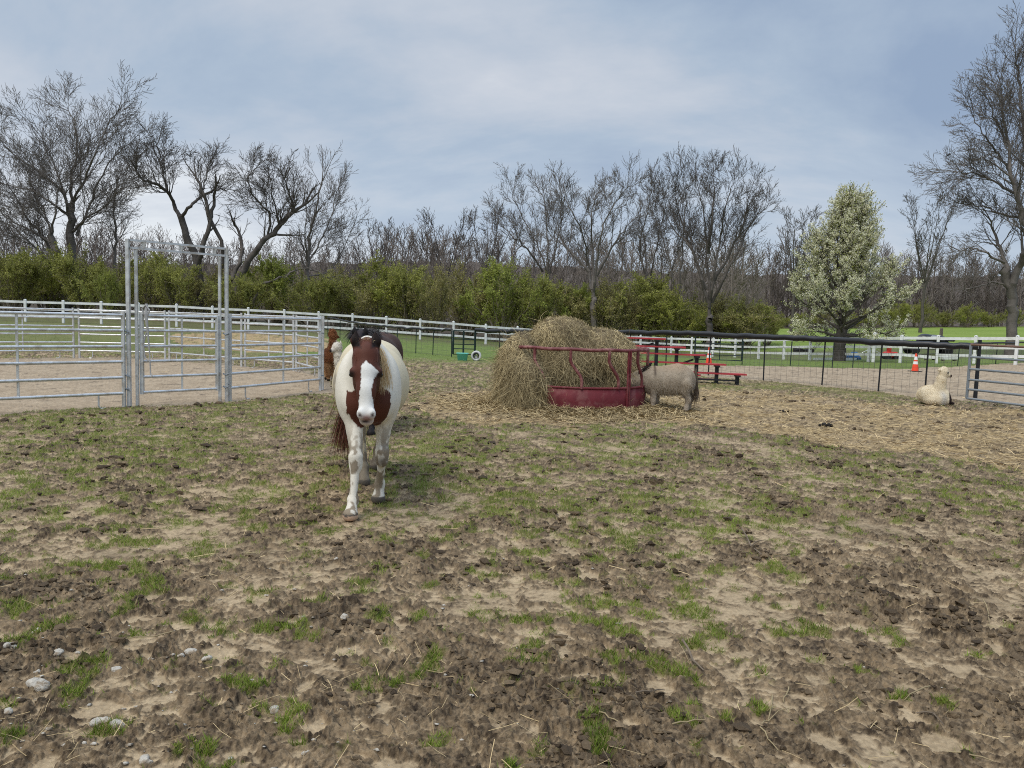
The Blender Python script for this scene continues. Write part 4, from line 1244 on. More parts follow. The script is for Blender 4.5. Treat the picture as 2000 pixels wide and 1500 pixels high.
# ------------------------------------------------------------------ far woods: one grey-brown mass of twigs, and a low wooded rise
def build_woods():
    rng = np.random.default_rng(3); R = random.Random(3)
    variants = []
    for k in range(5):
        T = Tree(200 + k, .03)
        T.limb([(0, 0, 0), (.1, 0, 3.5), (0, .1, 7.5), (.2, 0, 11)], .22, .05, maxl=3, start=.12, dens=1.25, child=3.4, trop=.10, ang=(25, 60))
        if k % 2:
            T.limb([(0, 0, .5), (.8, .3, 4.5), (1.3, .2, 9)], .14, .04, maxl=3, start=.15, dens=1.2, child=3.0, trop=.1)
        variants.append(np.array(T.seg))
    segs = []; cols = []
    def put(px, d, hgt, tint):
        b = base_at(px, d)
        A = variants[rng.integers(0, 5)].copy()
        a = rng.uniform(0, 6.283); c, s = math.cos(a), math.sin(a); k = hgt / 13.0
        for o in (0, 3):
            x, y = A[:, o].copy(), A[:, o + 1].copy()
            A[:, o] = (x * c - y * s) * k * 1.05 + b.x; A[:, o + 1] = (x * s + y * c) * k * 1.05 + b.y; A[:, o + 2] = A[:, o + 2] * k + b.z - .3
        A[:, 6:] = np.maximum(A[:, 6:] * k, .022 * d / 120)
        segs.append(A); cols.append(np.tile(tint, (len(A), 1)))
    for row, (d0, n) in enumerate(((80, 60), (94, 74), (110, 84), (126, 84), (142, 84))):
        for i in range(n):
            px = -260 + 2520 * (i + rng.uniform(-.4, .4)) / n
            d = d0 + rng.uniform(-6, 6)
            if px > 1480 and d < 132: d = rng.uniform(134, 150)
            top = np.interp(px, [0, 250, 480, 700, 760, 1000, 1300, 1500, 1700, 2000, 2200], [456, 468, 488, 486, 464, 487, 476, 484, 492, 506, 500]) + rng.normal(0, 15)
            p = base_at(px, d)
            h = at(px, top, d).z - p.z
            t = rng.random()
            put(px, d, max(h, 5.5), np.array([.125, .104, .09]) * (1 - t) + np.array([.24, .205, .18]) * t)
    A = np.concatenate(segs); C = np.concatenate(cols)
    V, Fq = None, None
    thick = A[:, 6] > .05
    order = np.concatenate([np.where(thick)[0], np.where(~thick)[0]])
    V, Fq = segs_mesh(A)
    cc = np.concatenate([np.repeat(C[thick], 12, 0), np.repeat(C[~thick], 6, 0)])
    me = raw_mesh('woods', V, Fq, M_WOOD_FAR, False, cc)
    tag(link('woods', me), 'grey-brown leafless woods closing the background behind the shrubs', 'woods', kind='stuff')
    # wooded rise behind: a real hillside covered in brush
    xs = np.linspace(-230, 260, 330); ys = np.linspace(150, 215, 42)
    X, Y = np.meshgrid(xs, ys); x = X.ravel(); y = Y.ravel()
    crest = np.interp(1000 + x / 185 * 1500, [-400, 0, 500, 740, 1000, 1500, 1900, 2400], [10.0, 11.5, 13.2, 16.0, 16.0, 15.0, 15.2, 15.5])
    z = tz(x, y) - .5 + (crest - 3) * sstep(152, 196, y) * (1 - .5 * sstep(200, 216, y)) + 1.3 * fbm(x, y, .16, 4, 81) + 1.6 * fbm(x, y, .8, 4, 82)
    n = len(xs); i = (np.arange(len(ys) - 1) * n)[:, None] + np.arange(n - 1)[None, :]
    Fq = np.stack([i, i + 1, i + n + 1, i + n], -1).reshape(-1, 4)
    m = mat('wooded_hillside', (0.105, 0.09, 0.08), rough=1.0, vary=.45, scale=.9, detail=8, bump=1.0, bump_scale=3.0, spec=0.0, tint=(.15, .13, .115), tint_scale=.25)
    tag(link('hill', raw_mesh('hill', np.stack([x, y, z], 1), Fq, m, True)), 'low wooded hillside behind the leafless trees', kind='structure')
build_woods()
# ------------------------------------------------------------------ solid-modelling helper for organic shapes
class Sdf:
    def __init__(s, lo, hi, h):
        s.lo = np.array(lo, float); s.h = h
        s.n = np.ceil((np.array(hi) - s.lo) / h).astype(int) + 1
        s.F = np.full(s.n, 1.0)
        s.ax = [s.lo[i] + np.arange(s.n[i]) * h for i in range(3)]
    def _region(s, lo, hi):
        i0 = np.clip(np.floor((np.array(lo) - s.lo) / s.h).astype(int), 0, s.n - 1); i1 = np.clip(np.ceil((np.array(hi) - s.lo) / s.h).astype(int) + 1, 1, s.n)
        sl = tuple(slice(a, b) for a, b in zip(i0, i1))
        g = np.meshgrid(*[s.ax[k][sl[k]] for k in range(3)], indexing='ij')
        return sl, np.stack(g, -1)
    def _put(s, sl, d, k, sub):
        a = s.F[sl]
        if sub:
            d = -d; h = np.clip(.5 + .5 * (d - a) / k, 0, 1)
            s.F[sl] = a * (1 - h) + d * h + k * h * (1 - h)
        else:
            h = np.clip(.5 + .5 * (a - d) / k, 0, 1)
            s.F[sl] = a * (1 - h) + d * h - k * h * (1 - h)
    def cap(s, a, b, ra, rb, sc=(1, 1, 1), k=.04, sub=False):
        a = np.array(a, float); b = np.array(b, float); sc = np.array(sc, float)
        r = max(ra, rb) * sc; m = k + 2.5 * s.h
        sl, P = s._region(np.minimum(a, b) - r - m, np.maximum(a, b) + r + m)
        q = (P - a) / sc; ba = (b - a) / sc; t = np.clip((q @ ba) / max(ba @ ba, 1e-9), 0, 1)
        d = (np.linalg.norm(q - t[..., None] * ba, axis=-1) - (ra + t * (rb - ra))) * sc.min()
        s._put(sl, d, k, sub); return s
    def ell(s, c, r, k=.05, sub=False):
        c = np.array(c, float); r = np.array(r, float); m = k + 2.5 * s.h
        sl, P = s._region(c - r - m, c + r + m)
        q = P - c; k0 = np.linalg.norm(q / r, axis=-1); k1 = np.linalg.norm(q / r ** 2, axis=-1)
        s._put(sl, k0 * (k0 - 1) / np.maximum(k1, 1e-6), k, sub); return s
    def chain(s, pts, sc=(1, 1, 1), k=.03):
        for (a, ra), (b, rb) in zip(pts[:-1], pts[1:]): s.cap(a, b, ra, rb, sc, k)
        return s
    def floor(s, z=0.0):
        Z = s.ax[2][None, None, :]
        s.F = np.maximum(s.F, z - Z); return s
    def surface(s):
        F = s.F; h = s.h; S = F < 0
        c = [(i, j, k) for i in (0, 1) for j in (0, 1) for k in (0, 1)]
        cut = lambda A, o: A[o[0]:A.shape[0] - 1 + o[0], o[1]:A.shape[1] - 1 + o[1], o[2]:A.shape[2] - 1 + o[2]]
        cnt = sum(cut(S, o).astype(np.int8) for o in c)
        mixed = (cnt > 0) & (cnt < 8)
        idx = np.full(mixed.shape, -1, np.int64); idx[mixed] = np.arange(mixed.sum())
        cells = np.argwhere(mixed); f = {o: cut(F, o)[mixed] for o in c}
        tot = np.zeros((len(cells), 3)); w = np.zeros(len(cells))
        for a in c:
            for ax in range(3):
                if a[ax]: continue
                b = list(a); b[ax] = 1; b = tuple(b)
                fa, fb = f[a], f[b]; x = (fa < 0) != (fb < 0)
                t = np.where(x, fa / np.where(x, fa - fb, 1), 0)
                p = np.array(a, float)[None] + t[:, None] * (np.array(b) - np.array(a))[None]
                tot += p * x[:, None]; w += x
        V = (cells + tot / w[:, None]) * h + s.lo
        Q = []
        n = F.shape
        for ax in range(3):
            o1, o2 = [(1, 2), (2, 0), (0, 1)][ax]
            sl0 = [slice(None)] * 3; sl1 = [slice(None)] * 3; sl0[ax] = slice(0, -1); sl1[ax] = slice(1, None)
            A = S[tuple(sl0)]; B = S[tuple(sl1)]; ch = A != B
            e = np.argwhere(ch)
            ok = (e[:, o1] > 0) & (e[:, o2] > 0) & (e[:, o1] < n[o1] - 1) & (e[:, o2] < n[o2] - 1); e = e[ok]
            ins = A[tuple(e.T)]
            def cell(d1, d2):
                q = e.copy(); q[:, o1] += d1; q[:, o2] += d2; return idx[tuple(q.T)]
            q = np.stack([cell(-1, -1), cell(0, -1), cell(0, 0), cell(-1, 0)], 1)
            q[~ins] = q[~ins][:, ::-1]
            Q.append(q)
        return V, np.concatenate(Q)

def vnormals(V, Q):
    n = np.zeros_like(V)
    fn = np.cross(V[Q[:, 2]] - V[Q[:, 0]], V[Q[:, 3]] - V[Q[:, 1]])
    for k in range(4): np.add.at(n, Q[:, k], fn)
    return unit(n)

def relax(V, Q, it=1):
    for _ in range(it):
        s = np.zeros_like(V); w = np.zeros(len(V))
        for k in range(4):
            a, b = Q[:, k], Q[:, (k + 1) % 4]
            np.add.at(s, a, V[b]); np.add.at(w, a, 1); np.add.at(s, b, V[a]); np.add.at(w, b, 1)
        V = V * .5 + .5 * s / np.maximum(w, 1)[:, None]
    return V

def bl3(a, b, t):
    return a * (1 - t[:, None]) + np.array(b)[None, :] * t[:, None]

# ------------------------------------------------------------------ ring feeder and hay
def feeder():
    root = thing('hay_feeder', FEED, 'round red steel ring feeder with bent bars holding the hay', 'feeder')
    R = FEED_R
    def p(a, z, r=R): return Vector((r * math.cos(a), r * math.sin(a), z))
    # sheet skirt
    V = []; Fq = []; n = 96
    for k in range(n):
        a = 2 * math.pi * k / n
        dent = .012 * math.sin(7 * a) + .008 * math.sin(17 * a + 1)
        for (r, z) in ((R + dent, -.04), (R + dent * .6, .2), (R, .435), (R - .03, .435), (R - .03 + dent * .6, .2), (R - .03 + dent, -.04)):
            V.append(p(a, z, r))
    for k in range(n):
        for j in range(5):
            a = k * 6 + j; b = ((k + 1) % n) * 6 + j
            Fq.append([a, b, b + 1, a + 1])
    link('skirt', raw_mesh('skirt', np.array([list(v) for v in V]), np.array(Fq), M_RED, True), root)
    rim = [p(2 * math.pi * k / 72, .44, R - .005) for k in range(73)]
    MB().tube(rim, .02, 8, False).build('lower_rim', M_RED, root, smooth=True)
    top = [p(2 * math.pi * k / 72, 1.10 + .006 * math.sin(k), R) for k in range(73)]
    MB().tube(top, .030, 8, False).build('top_rail', M_REDPIPE, root, smooth=True)
    for k in range(12):
        a = math.radians(-130 + 30 * k)
        sl = .205 / R
        path = [p(a, 1.10), p(a, 1.0), p(a, .90), p(a + sl * .12, .845), p(a + sl * .82, .66), p(a + sl * .97, .59), p(a + sl, .54), p(a + sl, .43)]
        MB().tube(path, .027, 8).build('bent_bar', M_REDPIPE, root, smooth=True)
    for a in (-51, 69, 189):
        a = math.radians(a)
        m = MB()
        for da in (-.018, .018):
            m.tube([p(a + da, -.03, R + .012), p(a + da, 1.10, R + .012)], .021, 8)
        m.build('joint_post', M_RED, root, smooth=True)
    return root
feeder()

def hay_pile():
    fx, fy = FEED.x, FEED.y
    S = Sdf((fx - 2.05, fy - 2.0, -.05), (fx + 1.4, fy + 1.5, 1.75), .035)
    def W(px, py, d): return at(px, py, d)
    # what is left of the round bale, its top a humped ridge falling to the right
    S.ell((fx - .02, fy + .15, .60), (1.10, .90, .82), k=.12)
    S.ell((fx - .30, fy + .05, 1.15), (.60, .60, .53), k=.12)
    S.ell((fx + .46, fy + .12, .98), (.62, .66, .47), k=.15)
    S.ell((fx + .80, fy + .15, .72), (.36, .55, .56), k=.12)
    # left lobe pushed over the ring
    S.ell((fx - 1.06, fy - .22, .74), (.40, .58, .60), k=.08)
    S.ell((fx - 1.16, fy - .28, .45), (.32, .50, .66), k=.08)
    S.ell((fx - .98, fy - .80, .34), (.34, .40, .60), k=.10)
    S.ell((fx - .86, fy - .95, .36), (.27, .34, .40), k=.15)
    S.ell((fx - .9, fy - 1.0, .08), (.35, .35, .12), k=.15)
    S.ell((fx, fy, .08), (1.2, 1.2, .22), k=.1)
    # eaten hollow facing the front right
    S.ell((fx + .45, fy - .86, .66), (.36, .42, .32), k=.15, sub=True)
    S.floor(-.03)
    V, Q = S.surface()
    V = relax(V, Q, 1)
    nrm = vnormals(V, Q)
    V = V + nrm * (.05 * fbm3(V, 3.0, 3, 5) + .02 * noise3(V, 16, 6))[:, None]
    t = np.clip(.45 + .6 * fbm3(V, 9, 3, 7), 0, 1)
    cols = np.array([.085, .062, .036])[None] * (1 - t[:, None]) + np.array([.23, .175, .095])[None] * t[:, None]
    root = thing('hay_bale', (fx, fy, 0), 'big torn round bale of loose yellow hay inside the red ring feeder', 'hay')
    o = np.array([fx, fy, 0])
    link('bale_core', raw_mesh('bale_core', V - o, Q, M_STRAW, True, cols), root)
    rng = np.random.default_rng(12)
    def strands(n, jit, Lr, out, droop, name, bright, sel=None):
        cand = np.arange(len(V)) if sel is None else np.where(sel)[0]
        i = cand[rng.integers(0, len(cand), n)]
        p = V[i] + rng.normal(0, jit, (n, 3)); nn = unit(nrm[i] + rng.normal(0, .25, (n, 3)))
        dr = rng.normal(size=(n, 3)); dr -= nn * (dr * nn).sum(1)[:, None]
        dr = unit(dr); dr[:, 2] -= .45 + .9 * rng.random(n); dr = unit(dr + nn * rng.uniform(-.05, out, n)[:, None])
        L = rng.uniform(*Lr, n)
        K = 5; P = np.zeros((n, K, 3)); P[:, 0] = p + nn * .012
        d = dr.copy(); curl = rng.normal(0, .28, (n, 3))
        for k in range(1, K):
            d = unit(d + curl * .5 + np.array([0, 0, -droop])[None] * rng.random((n, 1)))
            P[:, k] = P[:, k - 1] + d * (L / (K - 1))[:, None]
        P[:, :, 2] = np.maximum(P[:, :, 2], .012 + .02 * rng.random((n, 1)))
        side = unit(np.cross(dr, nn) + rng.normal(0, .35, (n, 3)))
        Wd = np.linspace(1, .55, K)[None] * (rng.uniform(.0032, .008, n))[:, None]
        Vv, Fq = ribbons(P, Wd, side)
        t = rng.random(n) ** 1.15
        # patches of darker damp hay
        dk = np.clip(.55 + .75 * fbm3(p, 1.6, 2, 31), .15, 1)
        c = np.array([.20, .15, .072])[None] * (1 - t[:, None]) + np.array([.92, .75, .42])[None] * t[:, None]
        streak = np.clip(.62 + .8 * noise2(p[:, 0] * 7 + p[:, 1] * 5, p[:, 2] * 1.3, 41), .2, 1.1)
        c = c * (.5 + .5 * dk[:, None]) * (.45 + .6 * streak[:, None]) * bright
        return link(name, raw_mesh(name, Vv - o, Fq, M_STRAW, False, np.repeat(c, 2 * K, 0)), root)
    strands(60000, .018, (.10, .42), .22, .30, 'loose_hay', 1.0)
    strands(1500, .03, (.25, .55), .45, .5, 'hanging_hay', 1.15, (V[:, 2] > .2) & (V[:, 0] < fx - .6))
hay_pile()

# fringe of hay raked out on the ground round the feeder
def hay_fringe():
    rng = np.random.default_rng(21); n = 16000
    a = rng.uniform(0, 6.283, n); r = 1.32 + np.abs(rng.normal(0, .55, n)) * np.where((a > 2.6) & (a < 5.0), 1.1, .8)
    x = FEED.x + r * np.cos(a); y = FEED.y + r * np.sin(a)
    h = ground(x, y)[0]; hh = .10 * np.exp(-((r - 1.35) / .35) ** 2)
    L = rng.uniform(.1, .34, n); d = rng.uniform(0, 6.283, n)
    k = np.array([-.5, 0, .5]); P = np.zeros((n, 3, 3)); bend = rng.normal(0, .22, n) * L
    P[:, :, 0] = x[:, None] + np.cos(d)[:, None] * k * L[:, None] - np.sin(d)[:, None] * (k ** 2)[None] * bend[:, None] * 2
    P[:, :, 1] = y[:, None] + np.sin(d)[:, None] * k * L[:, None] + np.cos(d)[:, None] * (k ** 2)[None] * bend[:, None] * 2
    P[:, :, 2] = (h + hh * rng.random(n) + .012)[:, None] + k[None] * (rng.normal(0, .25, n) * L)[:, None]
    P[:, :, 2] = np.maximum(P[:, :, 2], h[:, None] + .006)
    side = unit(np.stack([-np.sin(d), np.cos(d), rng.normal(0, .6, n)], 1))
    V, Fq = ribbons(P, rng.uniform(.006, .012, n), side)
    t = rng.random((n, 1)); c = np.array([.17, .125, .066]) * (1 - t) + np.array([.54, .42, .225]) * t
    tag(link('hay_litter', raw_mesh('hay_litter', V, Fq, M_STRAW, False, np.repeat(c, 6, 0))), 'thick fringe of trampled hay round the foot of the feeder', 'hay', kind='stuff')
hay_fringe()

# ------------------------------------------------------------------ red bleachers
def bleachers():
    o = gp(1450, 754)
    root = thing('bleachers', o, 'five-tier red plank bleachers with black legs behind the donkey', 'bleachers')
    run = Vector((-.965, .26, 0))
    step = Vector((-.525, .10, 0))
    zs = [.30, .54, .77, .96, 1.17]
    L = [2.3, 2.3, 2.4, 2.5, 2.6]
    for k in range(5):
        e = step * k + Vector((.10, 0, 0))
        for off in (0, .14):
            w = Vector((.0, off, 0))
            MB().bar(e + w + Vector((0, 0, zs[k])), e + w + run * L[k] + Vector((0, 0, zs[k])), .125, .04).build('seat_plank', M_BENCHRED, root)
        for t in (.22, L[k] - .3):
            q = e + run * t + Vector((0, .07, 0))
            m = MB(); m.bar(q + Vector((0, 0, -.02)), q + Vector((0, 0, zs[k] - .022)), .085, .085)
            m.build('leg', M_BLACK, root)
            MB().bar(q + Vector((.0, -.17, zs[k] - .045)), q + Vector((0, .17, zs[k] - .045)), .09, .046).build('bracket', M_BLACK, root)
        if k:
            f = step * (k - .35) + Vector((-.16, .2, 0))
            MB().bar(f + Vector((0, 0, zs[k - 1] * .42)), f + run * (L[k] * .36) + Vector((0, 0, zs[k - 1] * .42)), .22, .035).build('foot_plank', M_BENCHRED, root)
        if k in (1, 2):
            MB().bar(step * (k - 1) + Vector((-.1, .07, .13)), step * k + Vector((-.1, .07, .13)), .04, .04).build('ground_rail', M_BLACK, root)
    for k in (2, 4):
        MB().bar(step * k + run * .2 + Vector((0, .1, zs[k] - .12)), step * k + run * .75 + Vector((0, .1, zs[k] - .34)), .04, .05).build('brace', M_BLACK, root)
bleachers()

# ------------------------------------------------------------------ traffic cones
def cone(px, py, label, top=False):
    p = gp(px, py)
    p.z = tzf(p.x, p.y)
    root = thing('traffic_cone', p, label, 'cone', 'orange traffic cones')
    MB().box((0, 0, .018), (.38, .38, .036), .1, .01).build('base', M_RUBBER, root)
    H = .71; r = lambda z: .135 - .105 * z / H
    bands = [(.036, .30, M_ORANGE, 'body'), (.30, .41, M_CONEWHITE, 'collar'), (.41, .47, M_ORANGE, 'body'), (.47, .60, M_CONEWHITE, 'collar'), (.60, .71, M_ORANGE, 'body')]
    for (a, b, m_, nm) in bands:
        e = .002 if nm == 'collar' else 0
        prof = [(r(a) + e, a), (r(b) + e, b)]
        if b > .7: prof += [(r(b) - .008, b + .006), (r(b) - .014, b - .02)]
        MB().lathe((0, 0, 0), prof, 24).build(nm, m_, root, smooth=True)
cone(1787, 725.5, 'orange cone with two white bands on the sand behind the lying cream alpaca')
cone(1384, 713, 'orange cone with two white bands standing behind the red bleachers')

# ------------------------------------------------------------------ tub and tyre-shaped bucket
def tub():
    p = gp(903, 704.5)
    root = thing('tub', p, 'teal plastic tub standing on the mud in front of the small dark gate', 'tub')
    def rr(w, d, z, n=28):
        out = []
        for k in range(n):
            t = 2 * math.pi * k / n
            c, s = math.cos(t), math.sin(t)
            out.append([w * np.sign(c) * abs(c) ** .5, d * np.sign(s) * abs(s) ** .5, z])
        return out
    rings = [rr(.17, .12, 0), rr(.205, .15, .26), rr(.225, .165, .262), rr(.225, .165, .285), rr(.195, .14, .285), rr(.16, .11, .03)]
    V = np.array(sum(rings, [])); n = 28; Fq = []
    for r in range(len(rings) - 1):
        for k in range(n):
            a = r * n + k; b = r * n + (k + 1) % n
            Fq.append([a, b, b + n, a + n])
    V = np.concatenate([V, [[0, 0, .03], [0, 0, 0]]])
    F3 = [[5 * n + k, 5 * n + (k + 1) % n, len(V) - 2] for k in range(n)] + [[(k + 1) % n, k, len(V) - 1] for k in range(n)]
    link('bucket', raw_mesh('bucket', V, [np.array(Fq), np.array(F3)], M_TEAL, True), root)
    p = gp(929.5, 705)
    root = thing('bucket', p, 'white round tub lying on its side with a black horseshoe-shaped opening', 'bucket')
    c = (0, 0, .185); m = MB()
    ring = []
    for (r, y) in ((.185, 0), (.185, .26), (.14, .30)):
        ring.append([[r * math.cos(2 * math.pi * k / 28), y, .185 + r * math.sin(2 * math.pi * k / 28)] for k in range(28)])
    for y0, (ra, rb) in ((0, (.185, .118)),):
        ring.insert(0, [[rb * math.cos(2 * math.pi * k / 28), y0, .185 + rb * math.sin(2 * math.pi * k / 28)] for k in range(28)])
    ring.insert(0, [[.105 * math.cos(2 * math.pi * k / 28), .2, .185 + .105 * math.sin(2 * math.pi * k / 28)] for k in range(28)])
    V = np.array(sum(ring, [])); Fq = []
    for r in range(len(ring) - 1):
        for k in range(28):
            a = r * 28 + k; b = r * 28 + (k + 1) % 28
            Fq.append([a, b, b + 28, a + 28])
    link('shell', raw_mesh('shell', V, np.array(Fq), M_TUBWHITE, True), root)
    m = MB(); m.tube([(.085 * math.cos(t), -.004, .19 + .095 * math.sin(t)) for t in np.linspace(-.7, math.pi + .7, 18)], .026, 8)
    m.build('black_rim', M_RUBBER, root, smooth=True)
    m = MB(); V = [[.07 * math.cos(2 * math.pi * k / 24), .05, .185 + .09 * math.sin(2 * math.pi * k / 24)] for k in range(24)]
    m.box((0, .06, .15), (.085, .03, .12), bev=.03); m.build('inner_block', M_TUBWHITE, root)
tub()

# ------------------------------------------------------------------ things beyond the right fence
def clutter():
    def B(px, py, d):
        p = at(px, py, d); p.z = tzf(p.x, p.y); return p
    p = B(1662, 706, 47)
    root = thing('tarp_heap', p, 'crumpled blue tarp heap behind the white fence right of the pear trunk', 'tarp')
    S = Sdf((-.7, -.5, -.1), (.7, .5, .7), .05)
    S.ell((-.15, 0, .15), (.35, .3, .25), k=.05).ell((.2, .05, .2), (.32, .25, .3), k=.05).ell((.42, 0, .08), (.2, .2, .16), k=.05).floor(-.03)
    V, Q = S.surface(); n = vnormals(V, Q); V = V + n * (.06 * fbm3(V, 6, 2, 3))[:, None]
    link('tarp', raw_mesh('tarp', V, Q, M_BLUE, True), root)
    p = B(1738, 706, 47)
    root = thing('toy_car', p, 'small red plastic ride-on toy behind the white fence', 'toy')
    m = MB(); m.box((0, 0, .3), (.75, .5, .34), bev=.08); m.box((-.1, 0, .66), (.10, .4, .5), .0, .03); m.build('body', M_REDPLASTIC, root)
    for sx in (-.25, .25):
        MB().tube([(sx, -.3, .15), (sx, .3, .15)], .15, 14).build('wheel', M_RUBBER, root)
    MB().box((-.1, 0, 1.0), (.18, .14, .16), bev=.05).build('white_knob', M_CONEWHITE, root)
    p = B(1700, 706, 50); root = thing('hoop', p, 'pale curved hoop lying behind the white fence beside the red toy', 'hoop')
    MB().tube([(.75 * math.cos(t), 0, .52 * math.sin(t)) for t in np.linspace(.2, math.pi - .1, 20)], .022, 6).build('arc', M_GALV, root, smooth=True)
    # low white boards on the ground, and a bench
    for (a, b, d, lab) in (((1588, 700), (1650, 701), 46, 'white board edging lying on the ground left of the pear trunk'), ((1648, 701), (1673, 701.5), 45, 'short white board edging lying right of the pear trunk')):
        q0 = B(a[0], a[1], d); q1 = B(b[0], b[1], d); root = thing('edging_board', q0, lab, 'board')
        MB().bar(Vector((0, 0, .07)), q1 - q0 + Vector((0, 0, .07)), .05, .16).build('board', M_WHITE, root)
    for (px0, px1, d, lab) in ((1838, 1868, 42, 'low white bench seat behind the fence above the lying alpaca'), (1806, 1826, 44, 'short white slab behind the fence left of the low bench')):
        q0 = B(px0, 706, d); q1 = B(px1, 706, d); root = thing('low_bench', q0, lab, 'bench')
        MB().bar(Vector((0, 0, .16)), q1 - q0 + Vector((0, 0, .16)), .35, .13).build('seat', M_WHITE, root)
        m = MB()
        for t in (.12, .88): m.box(tuple((q1 - q0) * t + Vector((0, 0, .04))), (.08, .3, .14))
        m.build('leg', M_OLDWOOD, root)
    # black covered cart with pale bits on top
    p = B(1812, 690, 54); root = thing('cart', p, 'black covered cart parked in the field behind the white fence', 'cart')
    S = Sdf((-1.9, -.8, 0), (1.9, .8, 1.7), .06)
    S.cap((-1.3, 0, .62), (1.3, 0, .62), .45, .45, (1, 1, .6), k=.1).ell((.25, 0, 1.02), (1.1, .5, .38), k=.12).ell((-.3, 0, 1.12), (.5, .45, .32), k=.1)
    V, Q = S.surface(); link('body', raw_mesh('body', V, Q, M_DARKCAR, True), root)
    m = MB(); m.box((.15, -.50, 1.22), (.55, .12, .22), .2, .05); m.box((.62, -.42, 1.14), (.4, .1, .14), .1, .04); m.build('pale_cover', M_GLASS_DARK, root)
    m = MB(); m.box((1.35, 0, 1.1), (.5, .9, .3), 0, .05); m.build('rear_box', M_DARKCAR, root)
    for sx in (-1.15, 1.15):
        for sy in (-.5, .5):
            MB().tube([(sx, sy - .1, .3), (sx, sy + .1, .3)], .3, 16).build('wheel', M_RUBBER, root)
    p = B(1837, 668, 58); root = thing('stake', p, 'weathered wooden stake standing in the bright field', 'post')
    h = at(1837, 641, 58).z - p.z
    MB().box((0, 0, h / 2), (.16, .16, h), .3, .02).build('post', M_OLDWOOD, root)
    # dark low junk in the weeds
    p = B(1563, 703, 58); root = thing('junk_pile', p, 'dark low pile of scrap behind the white fence left of the pear tree', 'scrap pile')
    m = MB(); rr = random.Random(2)
    for k in range(9): m.box((rr.uniform(-.9, .9), rr.uniform(-.3, .3), rr.uniform(.1, .42)), (rr.uniform(.3, .7), .3, rr.uniform(.1, .28)), rr.uniform(0, 3), .03)
    m.build('scrap', M_RUBBER, root)
    # bird in the tall tree
    b = at(1852, 303.5, 50); root = thing('bird', b, 'tiny dark bird perched in the tall right tree', 'bird')
    S = Sdf((-.2, -.15, -.15), (.25, .15, .22), .012)
    S.cap((-.05, 0, 0), (.05, 0, .05), .06, .05, k=.02).ell((.09, 0, .11), (.042, .04, .04), k=.02).cap((.12, 0, .11), (.16, 0, .10), .014, .005, k=.01).cap((-.08, 0, -.02), (-.19, 0, -.08), .028, .018, (1, 1, .6), k=.02)
    V, Q = S.surface(); link('body', raw_mesh('body', V, Q, M_BLACK, True), root)
clutter()

